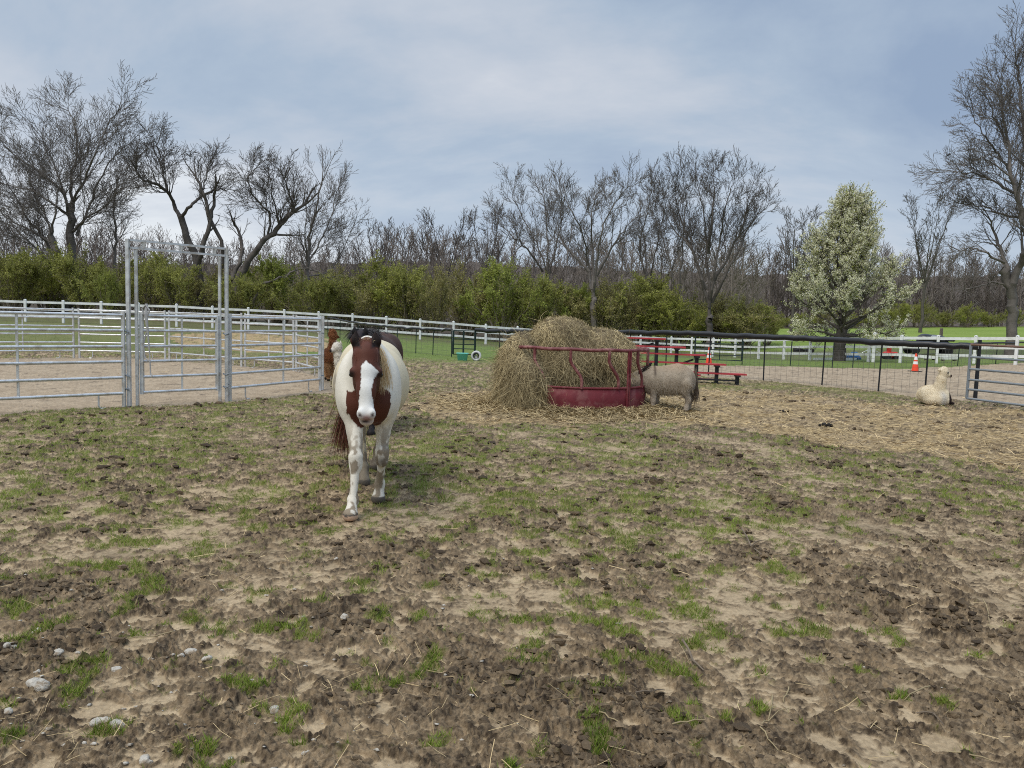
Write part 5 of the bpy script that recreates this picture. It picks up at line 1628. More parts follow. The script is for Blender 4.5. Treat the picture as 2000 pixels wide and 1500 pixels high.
# ------------------------------------------------------------------ stones, dung, sticks on the mud
def small_ground_things():
    rng = np.random.default_rng(77)
    # (px, py base, width px, label)
    ST = [(80, 1356, 52, 'largest pale stone, flat-topped, at the lower left'), (199, 1420, 44, 'rounded pale stone below the largest one, at the lower left'),
          (229, 1322, 27, 'egg-shaped cream stone to the right of the largest one'), (373, 1285, 29, 'smooth white stone at the right of the upper stone scatter'),
          (21, 1281, 26, 'round white stone beside a green tuft at the left photo edge'), (72, 1241, 22, 'small white stone, topmost on the left side'),
          (296, 1299, 20, 'flat white pebble between the egg-shaped and the smooth stones'), (352, 1302, 18, 'small pale pebble just below left of the smooth white stone'),
          (405, 1301, 22, 'pale pebble just right of the smooth white stone'), (112, 1296, 22, 'bone-white pebble above the largest stone'), (74, 1328, 15, 'tan pebble just above the largest stone'),
          (677, 1224, 24, 'white stone lying on a mud clod, centre of the lower left'), (597, 1479, 17, 'round grey-white stone near the lower photo edge'), (281, 1499, 40, 'pale stone cut by the lower photo edge'),
          (18, 1407, 20, 'grey stone below the largest one, against the left photo edge'), (232, 1430, 32, 'long flat pale stone right of the rounded stone'), (361, 1409, 12, 'small white chip right of the long flat stone'),
          (492, 1337, 12, 'tiny white pebble standing alone above the lower middle'), (335, 1362, 10, 'tiny pale pebble below the smooth white stone'), (534, 1398, 26, 'flat cream stone among green tufts at the lower middle'),
          (520, 1173, 12, 'small pale pebble in the upper part of the stone scatter'), (657, 1103, 10, 'tiny white pebble near the paint horse front hoof'), (575, 1162, 9, 'tiny pale chip right of the upper pebble'),
          (902, 1453, 10, 'tiny white chip far right of the other stones'), (152, 1285, 11, 'small grey pebble left of the flat white pebble')]
    for (px, py, w, lab) in ST:
        p = gp(px, py); r = w / F_PX * p.y / 2
        S = Sdf((-1.5, -1.4, -1.2), (1.5, 1.4, 1.2), .12)
        for k in range(4): S.ell(tuple(rng.uniform(-.42, .42, 3) * (1, 1, .5)), tuple(rng.uniform(.38, .72, 3) * (1, .9, .62)), k=.12)
        V, Q = S.surface(); V += vnormals(V, Q) * (.16 * fbm3(V, 1.6, 3, int(px)))[:, None]
        V = V / np.abs(V[:, 0]).max() * r
        z = float(gz(p.x, p.y)[0])
        o = link('stone', raw_mesh('stone', V, Q, M_STONE, True)); o.location = (p.x, p.y, z + r * .08)
        tag(o, lab, 'stone', 'pale stones in the mud')
    # gravel: the uncountable small chips
    n = 620
    x, y = screen_samples(rng, n, 2.45, 5.2, .7)
    k = (rng.random(n) < np.interp(x / y, [-.7, -.3, .0, .3, .7], [.95, .75, .28, .1, .06]))
    x, y = x[k], y[k]; n = len(x); h = tz(x, y) + ground(x, y)[0]
    u = np.array([[1, 0, 0], [-1, 0, 0], [0, 1, 0], [0, -1, 0], [0, 0, 1], [0, 0, -1], [.7, .7, .3], [-.7, .7, .3], [.7, -.7, .3], [-.7, -.7, .3]], float)
    t6 = np.array([[4, 0, 6], [4, 6, 2], [4, 2, 7], [4, 7, 1], [4, 1, 9], [4, 9, 3], [4, 3, 8], [4, 8, 0], [0, 5, 6], [6, 5, 2], [2, 5, 7], [7, 5, 1], [1, 5, 9], [9, 5, 3], [3, 5, 8], [8, 5, 0]])
    r = .003 + .009 * rng.random(n) ** 2.5
    V = u[None] * rng.uniform(.7, 1.3, (n, 10, 1)) * r[:, None, None] * np.array([1.3, 1, .6]) + np.stack([x, y, h + r * .2], 1)[:, None]
    me = raw_mesh('gravel', V.reshape(-1, 3), (t6[None] + (np.arange(n) * 10)[:, None, None]).reshape(-1, 3), M_STONE, True)
    tag(link('gravel', me), 'small pale gravel chips strewn over the mud', 'gravel', kind='stuff')
    # dung
    for (px, py, s, lab) in ((1610, 835, .12, 'small black heap of dung on the straw right of the donkey'), (1530, 806, .09, 'dark flat dung clump on the straw nearer the bleachers')):
        p = gp(px, py); S = Sdf((-.25, -.2, -.05), (.25, .2, .16), .012)
        for k in range(12): S.ell((rng.normal(0, .06), rng.normal(0, .045), .02 + .035 * rng.random()), tuple(rng.uniform(.02, .04, 3)), k=.012)
        V, Q = S.surface()
        o = link('dung_pile', raw_mesh('dung_pile', V * s / .15, Q, mat('dung', (.022, .018, .014), rough=.8, vary=.3, scale=30) if 'dung' not in bpy.data.materials else bpy.data.materials['dung'], True))
        o.location = (p.x, p.y, float(gz(p.x, p.y)[0])); tag(o, lab, 'dung')
    # sticks
    TW = [((1448, 1050), (1466, 1078), (1496, 1098), 'dark forked stick poking up from the mud, right of centre'), ((1332, 1272), (1352, 1300), (1374, 1320), 'thick brown stick leaning on a clod, right of centre near the front'),
          ((1508, 1366), (1500, 1410), (1488, 1424), 'pale bent stick lying toward the viewer, lower right'), ((1484, 1428), (1500, 1450), (1520, 1474), 'thin pale stick at the bottom, lower right'),
          ((1816, 1344), (1790, 1360), (1766, 1374), 'straight pale stick lying aslant, right of the lower right clods'), ((1790, 1396), (1822, 1408), (1842, 1430), 'thin curved twig beside the dark hole, lower right'),
          ((1240, 1375), (1272, 1372), (1298, 1352), 'curved grey twig lying flat, lower middle'), ((1170, 1414), (1188, 1424), (1214, 1440), 'short yellow stalk lying aslant at the lower middle'),
          ((1312, 1432), (1340, 1428), (1376, 1424), 'straight yellow stalk lying level, lower middle'), ((1918, 1190), (1930, 1205), (1932, 1222), 'short upright pale twig at the right side'),
          ((1540, 1352), (1535, 1365), (1530, 1374), 'short white stick end, lower right'), ((1476, 1240), (1478, 1232), (1512, 1230), 'bent brown twig lying on bare silt, right of centre'),
          ((1850, 1466), (1900, 1478), (1940, 1488), 'long thin stalk near the lower right corner'), ((370, 1245), (300, 1262), (240, 1270), 'thin pale stalk among the left stones')]
    for k, (a, b, c, lab) in enumerate(TW):
        P = [gp(*q) for q in (a, b, c)]
        base = P[1].copy(); base.z = float(gz(base.x, base.y)[0])
        up = .05 if k in (0, 1, 9) else .012
        path = []
        for i, q in enumerate(P):
            z = float(gz(q.x, q.y)[0]) + (up if i == 0 else .012)
            path.append(Vector((q.x, q.y, z)) - base)
        mid = [path[0], path[0].lerp(path[1], .5) + Vector((.004, 0, .006)), path[1], path[1].lerp(path[2], .5) + Vector((-.004, 0, .006)), path[2]]
        r = .0065 if k in (0, 1) else .0033
        m = MB().tube(mid, [r, r * .95, r * .9, r * .75, r * .5], 6)
        if k in (0, 2):
            m.tube([path[1], path[1] + Vector((.05, .03, .03)), path[1] + Vector((.11, .05, .035))], [r * .7, r * .6, r * .3], 5)
        o = m.build('stick', M_STRAW2 if 'stalk' in lab or 'pale' in lab or 'white' in lab else M_TWIG, smooth=True)
        o.location = base; tag(o, lab, 'stick')
M_STRAW2 = mat('dry_stalk', (.30, .235, .13), rough=.8, vary=.2, scale=20)
small_ground_things()
# ------------------------------------------------------------------ animals
def hair_strands(rng, roots, dirs, L, W, gravity, curl, K=6, side=None, taper=.3, push=None):
    n = len(roots); P = np.zeros((n, K, 3)); P[:, 0] = roots; d = unit(dirs); cu = rng.normal(0, curl, (n, 3))
    for k in range(1, K):
        d = unit(d + np.array([0, 0, -gravity]) + cu)
        q = P[:, k - 1] + d * (L / (K - 1))[:, None]
        if push is not None: q = push(q)
        P[:, k] = q
    s = unit(np.cross(d, rng.normal(size=(n, 3)))) if side is None else side
    return ribbons(P, np.linspace(1, taper, K)[None] * W[:, None], s)

def horse_body(S, head=(0, 0), legs=None, lift=0.0, headdrop=0.0):
    """faces -y, forelegs near y=0, stands on z=0"""
    hx = head[0]
    # trunk
    S.ell((0, .16, 1.02), (.205, .27, .30), k=.1)
    S.ell((0, .04, .93), (.185, .19, .225), k=.1)
    S.ell((-.09, -.03, .88), (.10, .11, .14), k=.07); S.ell((.09, -.03, .88), (.10, .11, .14), k=.07)
    S.ell((0.01, .72, .985), (.310, .52, .335), k=.14)
    S.ell((0.01, .85, .94), (.312, .42, .315), k=.14)
    S.cap((0, .18, 1.28), (0, .55, 1.25), .085, .09, k=.12)
    S.ell((0, 1.30, 1.09), (.285, .33, .265), k=.12)
    for sx in (-1, 1):
        S.ell((sx * .15, 1.38, .97), (.155, .24, .30), k=.1)
        S.ell((sx * .155, .16, .96), (.105, .18, .27), k=.1)
    # neck
    S.chain([((0, .22, 1.10), .235), ((hx * .3, -.06, 1.17), .17), ((hx * .7, -.28, 1.235), .128), ((hx, -.42, 1.265), .105)], (.72, 1, 1.08), k=.09)
    S.cap((0, .12, 1.30), (hx, -.38, 1.335), .06, .05, (.7, 1, 1), k=.08)
    # legs
    for key in ('fl', 'fr', 'hl', 'hr'):
        L = legs[key]; x0 = L['x']
        if key[0] == 'f':
            e = (x0 * 1.02, .10, .84); kn = L['knee']; fe = L['fet']; ho = L['hoof']
            S.cap((x0 * 1.05, .13, .90), (kn[0], kn[1] + .02, kn[2] + .10), .105, .056, (.92, 1.05, 1), k=.05)
            S.cap((kn[0], kn[1] - .006, kn[2] + .04), (kn[0], kn[1] - .006, kn[2] - .04), .060, .052, k=.02)
        else:
            st = (x0, 1.22, .80); kn = L['knee']
            S.cap((x0, 1.34, .95), st, .19, .13, (.8, 1, 1), k=.07)
            S.cap(st, (kn[0], kn[1] + .0, kn[2] + .05), .105, .05, (.85, 1, 1), k=.05)
            S.cap((kn[0], kn[1] + .03, kn[2] + .05), (kn[0], kn[1] + .005, kn[2] - .05), .05, .042, (.85, 1, 1), k=.03)
            fe = L['fet']; ho = L['hoof']
        S.cap((kn[0], kn[1], kn[2]), fe, .036, .031, (1, 1.12, 1), k=.025)
        S.cap((fe[0], fe[1] + .012, fe[2] + .01), (fe[0], fe[1] + .015, fe[2] - .012), .046, .045, k=.015)
        v = (np.array(ho) - np.array(fe)); m_ = np.array(fe) + v * .55
        S.cap(fe, tuple(m_), .036, .040, k=.02)
        S.cap(tuple(np.array(fe) + v * .62), tuple(np.array(ho) + np.array([0, -.012, .0])), .044, .062, (1, 1.08, 1), k=.012)

def horse_head(S, c, tilt=(0, 0)):
    """c = poll; the face slopes forward and down"""
    cx, cy, cz = c; t = tilt[0]
    def q(x, y, z):                              # lean the muzzle sideways by tilt
        return (cx + x + t * (-z), cy + y, cz + z)
    S.ell(q(0, -.045, -.065), (.098, .105, .105), k=.04)           # skull
    S.ell(q(0, -.10, -.175), (.100, .085, .11), k=.05)             # brow and eyes
    for sx in (-1, 1):
        S.ell(q(sx * .058, -.0, -.215), (.045, .095, .125), k=.04)   # cheek
        S.ell(q(sx * .094, -.125, -.168), (.026, .038, .030), k=.02)  # brow ridge over the eye
    S.chain([(q(0, -.135, -.19), .088), (q(0, -.185, -.30), .070), (q(0, -.225, -.42), .058)], (.90, .82, 1), k=.04)
    S.chain([(q(0, -.05, -.27), .070), (q(0, -.135, -.42), .048)], (.78, 1, 1), k=.04)   # lower jaw
    S.ell(q(0, -.236, -.465), (.062, .058, .060), k=.03)           # muzzle
    S.ell(q(0, -.215, -.515), (.050, .044, .036), k=.025)          # lower lip
    for sx in (-1, 1):
        S.ell(q(sx * .042, -.275, -.455), (.026, .026, .036), k=.02)
        S.cap(q(sx * .050, -.302, -.452), q(sx * .040, -.300, -.478), .011, .008, (.8, 1.6, 1), k=.008, sub=True)
    S.cap(q(-.045, -.272, -.505), q(.045, -.272, -.505), .006, .006, k=.008, sub=True)
    for sx in (-1, 1):                           # ears: cupped leaves
        S.cap(q(sx * .066, .0, -.005), q(sx * .074, -.015, .055), .032, .036, (1, .62, 1), k=.018)
        S.cap(q(sx * .074, -.015, .055), q(sx * .070, -.02, .125), .036, .010, (1, .55, 1), k=.015)
        S.cap(q(sx * .074, -.052, .025), q(sx * .071, -.045, .088), .016, .010, (1, 1, 1), k=.012, sub=True)
    return q

def paint_horse():
    pos = gp(718, 1000); a = .165
    pos = Vector((-1.150, 6.12, 0))
    pos.z = float(gz(pos.x, pos.y)[0]) - .0
    legs = {'fr': dict(x=-.125, knee=(-.085, -.135, .43), fet=(-.102, -.20, .125), hoof=(-.115, -.275, .038)),
            'fl': dict(x=.135, knee=(.118, .12, .425), fet=(.102, .27, .155), hoof=(.092, .26, .042)),
            'hr': dict(x=-.135, knee=(-.085, 1.20, .50), fet=(-.045, 1.02, .14), hoof=(-.045, .93, .04)),
            'hl': dict(x=.145, knee=(.10, 1.62, .50), fet=(.07, 1.66, .20), hoof=(.05, 1.62, .05))}
    S = Sdf((-.48, -.92, -.02), (.48, 1.85, 1.62), .0105)
    horse_body(S, (-.005, 0), legs)
    q = horse_head(S, (-.010, -.435, 1.335), (.030, 0))
    S.floor(0)
    V, Q = S.surface(); V = relax(V, Q, 1); nr = vnormals(V, Q)
    x, y, z = V.T
    n1 = fbm3(V, 9, 3, 1); n2 = fbm3(V, 28, 2, 2); n3 = fbm3(V, 4, 2, 3)
    n = len(V)
    c = np.tile([.67, .585, .41], (n, 1))                                                   # cream white
    c = bl3(c, (.74, .70, .61), sstep(.55, .2, y) * .9)                                    # whiter in front
    c = bl3(c, (.60, .53, .38), sstep(.15, .6, n3 + .35 * (z - 1.0)) * sstep(.3, .8, y) * .6)
    # muddy smears on the belly side and the legs
    smear = sstep(.0, .30, fbm3(V * np.array([1, 2.2, .55]), 9, 3, 9)) * sstep(.3, .5, y) * sstep(-.15, -.24, x) * sstep(.72, .9, z) * sstep(1.3, 1.1, z)
    c = bl3(c, (.28, .245, .20), smear * .85)
    for sx_, z0, z1, w_ in ((-.292, .80, 1.02, .011), (-.262, .92, 1.10, .010), (-.225, 1.04, 1.20, .008), (-.305, .86, .95, .008)):
        st = np.exp(-((x - sx_ + .020 * n1 + .06 * (z - .95)) / w_) ** 2) * sstep(z0, z0 + .04, z) * sstep(z1, z1 - .04, z) * sstep(.25, .4, y) * sstep(-.35, .15, n2)
        c = bl3(c, (.20, .17, .135), st * .8)
    mud = np.clip(sstep(.86, .45, z) * sstep(-.02, .14, fbm3(V * np.array([1, 1, .6]), 21, 3, 12) + .10 * sstep(.5, .1, z)) * .85 + .22 * sstep(.20, .02, z), 0, .9) * (z < .86)
    c = bl3(c, (.20, .15, .095), mud)
    kneepatch = np.exp(-((x - .118) ** 2 + (z - .385) ** 2) / .045 ** 2) * (y < .3)
    c = bl3(c, (.10, .08, .06), np.clip(kneepatch * .9, 0, 1))
    c = bl3(c, (.12, .095, .07), np.clip(sstep(.5, .15, z) * sstep(.5, .8, y) * .85, 0, 1))
    brown = np.array([.088, .027, .015]); 
    bcol = np.tile(brown, (n, 1)) * (1 + .35 * n3[:, None])
    # chest patch
    ex = (x - .012) + .022 * n1; ez = z + .025 * n1
    patch = (np.abs(ex) < np.interp(ez, [.66, .70, .78, .88, .95, 1.02, 1.10, 1.2, 1.3], [.02, .09, .145, .172, .165, .085, .062, .062, .05])) & (y < .20) & (ez > .665)
    patch |= (ez > .80) & (ez < .99) & (ex > -.17) & (ex < .0) & (y < .1)
    # head
    u = y + .435; w = z - 1.335
    facing = (y < -.43 + .08 * sstep(1.35, 1.2, z)) | ((y < -.27) & (z > 1.17) & (np.abs(x) < .2))
    hb = (y < -.30 + .025 * n1) & (z > .7)
    brownm = (patch | hb).astype(float)
    crest = (z > 1.335 - .03) & (y > -.42) & (y < -.1)
    brownm = np.where(crest & (y > -.395), 0, brownm)
    c = c * (1 - brownm[:, None]) + bcol * brownm[:, None]
    # blaze, seen from the front
    cxh = -.010 - .030 * w
    rx = x - cxh + .006 * n2 + .006 * n1
    lo_ = np.interp(w, [-.60, -.47, -.40, -.30, -.20, -.12, -.085], [-.2, -.2, -.052, -.042, -.036, -.030, .0])
    hi_ = np.interp(w, [-.60, -.47, -.40, -.30, -.22, -.165, -.13, -.085], [.2, .2, .056, .038, .050, .092, .055, .006])
    front = (nr[:, 1] < -.18) | (w < -.42)
    blaze = (rx > lo_) & (rx < hi_) & front & (w < -.085) & (u < -.06)
    blaze |= (w < -.435) & (u < -.08)
    c[blaze] = np.array([.74, .725, .68])
    # pink-grey muzzle
    mz = np.exp(-(((rx) / .038) ** 2 + ((w + .492) / .030) ** 2)) * (u < -.15)
    c = bl3(c, (.30, .155, .135), np.clip(mz * 1.15, 0, .95))
    mz2 = sstep(-.46, -.50, w) * (u < -.1); c = bl3(c, (.56, .40, .35), mz2 * .35 * (1 - np.clip(mz, 0, 1)))
    for sx in (-1, 1):
        m = np.exp(-((rx - sx * .046) ** 2 + (w + .464) ** 2) / .0125 ** 2) * (u < -.22); c = bl3(c, (.05, .025, .022), np.clip(m * 1.3, 0, 1))
    mouth = np.exp(-(((rx + .01) / .030) ** 2 + ((w + .512) / .010) ** 2)) * (u < -.18); c = bl3(c, (.03, .02, .018), np.clip(mouth * 1.2, 0, 1))
    # eye surrounds, inner ears
    for sx in (-1, 1):
        m = np.exp(-(((rx - sx * .106) / .03) ** 2 + ((w + .185) / .028) ** 2)) * (u < -.03); c = bl3(c, (.022, .010, .008), np.clip(m * 1.3, 0, .95))
        ear = (w > .012) & (np.abs(rx - sx * .072) < .030) & (nr[:, 1] < -.05)
        c[ear] = np.array([.022, .012, .010])
    c[(w > -.0) & (np.abs(x) < .2) & (y > -.6) & (y < -.36) & ~(np.abs(rx) < .03)] *= .62
    hoof = z < .060 + .008 * n1
    c = np.where(hoof[:, None], np.array([.10, .085, .07]) * np.ones((n, 1)), c)
    tip = (z < .045 + .012 * n1) & (y < -.25); c = np.where(tip[:, None], np.array([.52, .36, .25]) * np.ones((n, 1)), c)
    root = thing('horse', pos, 'brown and white paint horse with white blaze walking straight toward the viewer', 'horse', None, a)
    link('body', raw_mesh('body', V, Q, M_COAT, True, c), root)
    for sx in (-1, 1):
        e = q(sx * .104, -.118, -.190)
        m = MB(); m.lathe((0, 0, 0), [(.001, -.019), (.010, -.016), (.017, -.008), (.019, 0), (.017, .008), (.010, .016), (.001, .019)], 14)
        o = m.build('eye', M_EYE, root, smooth=True); o.location = e
    rng = np.random.default_rng(4)
    # mane: falls on the horse's left (right in the picture)
    n = 900; t = rng.random(n) ** 1.3
    roots = np.stack([.012 + rng.normal(0, .008, n), -.40 + t * .62, np.interp(t, [0, 1], [1.388, 1.372]) + rng.normal(0, .006, n)], 1)
    dirs = np.stack([.7 + .3 * rng.random(n), -.25 + rng.normal(0, .16, n), .0 + rng.normal(0, .10, n)], 1)
    def push(p):                                 # keep the hair off the neck
        qx = p[:, 0]; lim = .080 + .070 * np.clip((p[:, 1] + .35) / .5, 0, 1) * np.clip((1.36 - p[:, 2]) / .2, 0, 1)
        lim = np.where(p[:, 2] > 1.30, .02 + (1.385 - p[:, 2]) * 1.0, lim)
        p = p.copy(); p[:, 0] = np.maximum(qx, lim); return p
    V2, F2 = hair_strands(rng, roots, dirs, .20 + .24 * rng.random(n), rng.uniform(.003, .007, n), .75, .06, 8, None, .25, push)
    tt = rng.random((n, 1)); c2 = np.array([.55, .36, .16]) * (1 - tt) + np.array([.74, .62, .40]) * tt
    c2 = np.repeat(c2, 16, 0); kk = np.tile(np.repeat(np.linspace(0, 1, 8), 2), n)[:, None]; c2 = c2 * (1.08 - .22 * kk)
    link('mane', raw_mesh('mane', V2, F2, M_HAIR, False, c2), root)
    # short forelock between the ears
    n = 420
    roots = np.stack([-.010 + rng.normal(0, .030, n), -.41 + rng.normal(0, .012, n), 1.352 + .012 * rng.random(n)], 1)
    dirs = np.stack([rng.normal(0, .25, n), -.65 + rng.normal(0, .2, n), .75 + rng.normal(0, .2, n)], 1)
    V2, F2 = hair_strands(rng, roots, dirs, .035 + .045 * rng.random(n), rng.uniform(.003, .006, n), .12, .05, 4)
    tt = rng.random((n, 1)); c2 = np.array([.62, .42, .2]) * (1 - tt) + np.array([.82, .72, .5]) * tt
    link('forelock', raw_mesh('forelock', V2, F2, M_HAIR, False, np.repeat(c2, 8, 0)), root)
    # brown fringe lying on the forehead
    n = 420
    roots = np.stack([-.006 + rng.normal(0, .034, n), -.50 + rng.normal(0, .012, n), 1.335 + .010 * rng.random(n)], 1)
    dirs = np.stack([rng.normal(0, .16, n), -.5 + rng.normal(0, .08, n), -.6 * np.ones(n)], 1)
    V2, F2 = hair_strands(rng, roots, dirs, .07 + .075 * rng.random(n), rng.uniform(.003, .006, n), .10, .03, 5)
    tt = rng.random((n, 1)); c2 = np.array([.075, .022, .012]) * (1 - tt) + np.array([.17, .055, .030]) * tt
    link('fringe', raw_mesh('fringe', V2, F2, M_HAIR, False, np.repeat(c2, 10, 0)), root)
    # tail swung to one side
    n = 900
    roots = np.stack([-.03 + rng.normal(0, .02, n), 1.60 + rng.normal(0, .015, n), 1.12 + rng.normal(0, .04, n)], 1)
    dirs = np.stack([-.42 + rng.normal(0, .06, n), .28 + rng.normal(0, .08, n), -.5 + rng.normal(0, .1, n)], 1)
    V2, F2 = hair_strands(rng, roots, dirs, .78 + .27 * rng.random(n), rng.uniform(.005, .010, n), .32, .035, 9)
    tt = rng.random((n, 1)); c2 = np.array([.055, .018, .011]) * (1 - tt) + np.array([.16, .055, .030]) * tt
    link('tail', raw_mesh('tail', V2, F2, M_HAIR, False, np.repeat(c2, 18, 0)), root)
paint_horse()

def dark_horse():
    pos = Vector((-1.90, 9.95, 0)); pos.z = float(gz(pos.x, pos.y)[0])
    legs = {'fr': dict(x=-.12, knee=(-.10, .02, .43), fet=(-.085, .06, .12), hoof=(-.085, .0, .04)), 'fl': dict(x=.12, knee=(.10, .02, .43), fet=(.085, .05, .12), hoof=(.085, -.01, .04)),
            'hr': dict(x=-.13, knee=(-.11, 1.50, .50), fet=(-.10, 1.44, .13), hoof=(-.10, 1.38, .04)), 'hl': dict(x=.13, knee=(.11, 1.56, .50), fet=(.10, 1.50, .13), hoof=(.10, 1.44, .04))}
    S = Sdf((-.46, -.92, -.02), (.46, 1.8, 1.62), .014)
    horse_body(S, (.0, 0), legs); q = horse_head(S, (.0, -.435, 1.33), (0, 0)); S.floor(0)
    V, Q = S.surface(); V = relax(V, Q, 1); nr = vnormals(V, Q); n = len(V)
    n3 = fbm3(V, 5, 3, 8)
    c = np.tile([.062, .032, .023], (n, 1)) * (1 + .4 * n3[:, None])
    c = bl3(c, (.020, .014, .014), sstep(.1, -.35, V[:, 1])); c = bl3(c, (.015, .012, .012), sstep(.55, .35, V[:, 2]))
    ear = (V[:, 2] > 1.335) & (nr[:, 1] < -.1) & (np.abs(V[:, 0]) > .04); c[ear] = (.006, .005, .005)
    root = thing('horse', pos, 'dark brown horse standing behind the paint horse, only ears, crest and back showing', 'horse', None, .0)
    root.scale = (.92, .95, .985)
    link('body', raw_mesh('body', V, Q, M_COAT, True, c), root)
    for sx in (-1, 1):
        m = MB(); m.lathe((0, 0, 0), [(.001, -.019), (.010, -.016), (.019, 0), (.010, .016), (.001, .019)], 10); o = m.build('eye', M_EYE, root, smooth=True); o.location = q(sx * .104, -.118, -.19)
    rng = np.random.default_rng(6); n = 900; t = rng.random(n)
    roots = np.stack([rng.normal(0, .012, n), -.40 + t * .62, 1.375 + rng.normal(0, .01, n)], 1)
    dirs = np.stack([rng.choice([-1, 1], n) * (.7 + .3 * rng.random(n)), -.25 + rng.normal(0, .2, n), .55 + rng.normal(0, .2, n)], 1)
    V2, F2 = hair_strands(rng, roots, dirs, .12 + .16 * rng.random(n), rng.uniform(.006, .012, n), .35, .06, 6)
    tt = rng.random((n, 1)); c2 = np.array([.018, .016, .017]) * (1 - tt) + np.array([.075, .072, .075]) * tt
    link('mane', raw_mesh('mane', V2, F2, M_HAIR, False, np.repeat(c2, 12, 0)), root)
    n = 500
    roots = np.stack([rng.normal(0, .02, n), 1.60 + rng.normal(0, .015, n), 1.12 + rng.normal(0, .04, n)], 1)
    dirs = np.stack([rng.normal(0, .06, n), .28 + rng.normal(0, .08, n), -.5 + rng.normal(0, .1, n)], 1)
    V2, F2 = hair_strands(rng, roots, dirs, .8 + .2 * rng.random(n), rng.uniform(.006, .012, n), .32, .03, 8)
    link('tail', raw_mesh('tail', V2, F2, M_HAIR, False, np.tile([.02, .016, .015], (len(V2), 1))), root)
dark_horse()

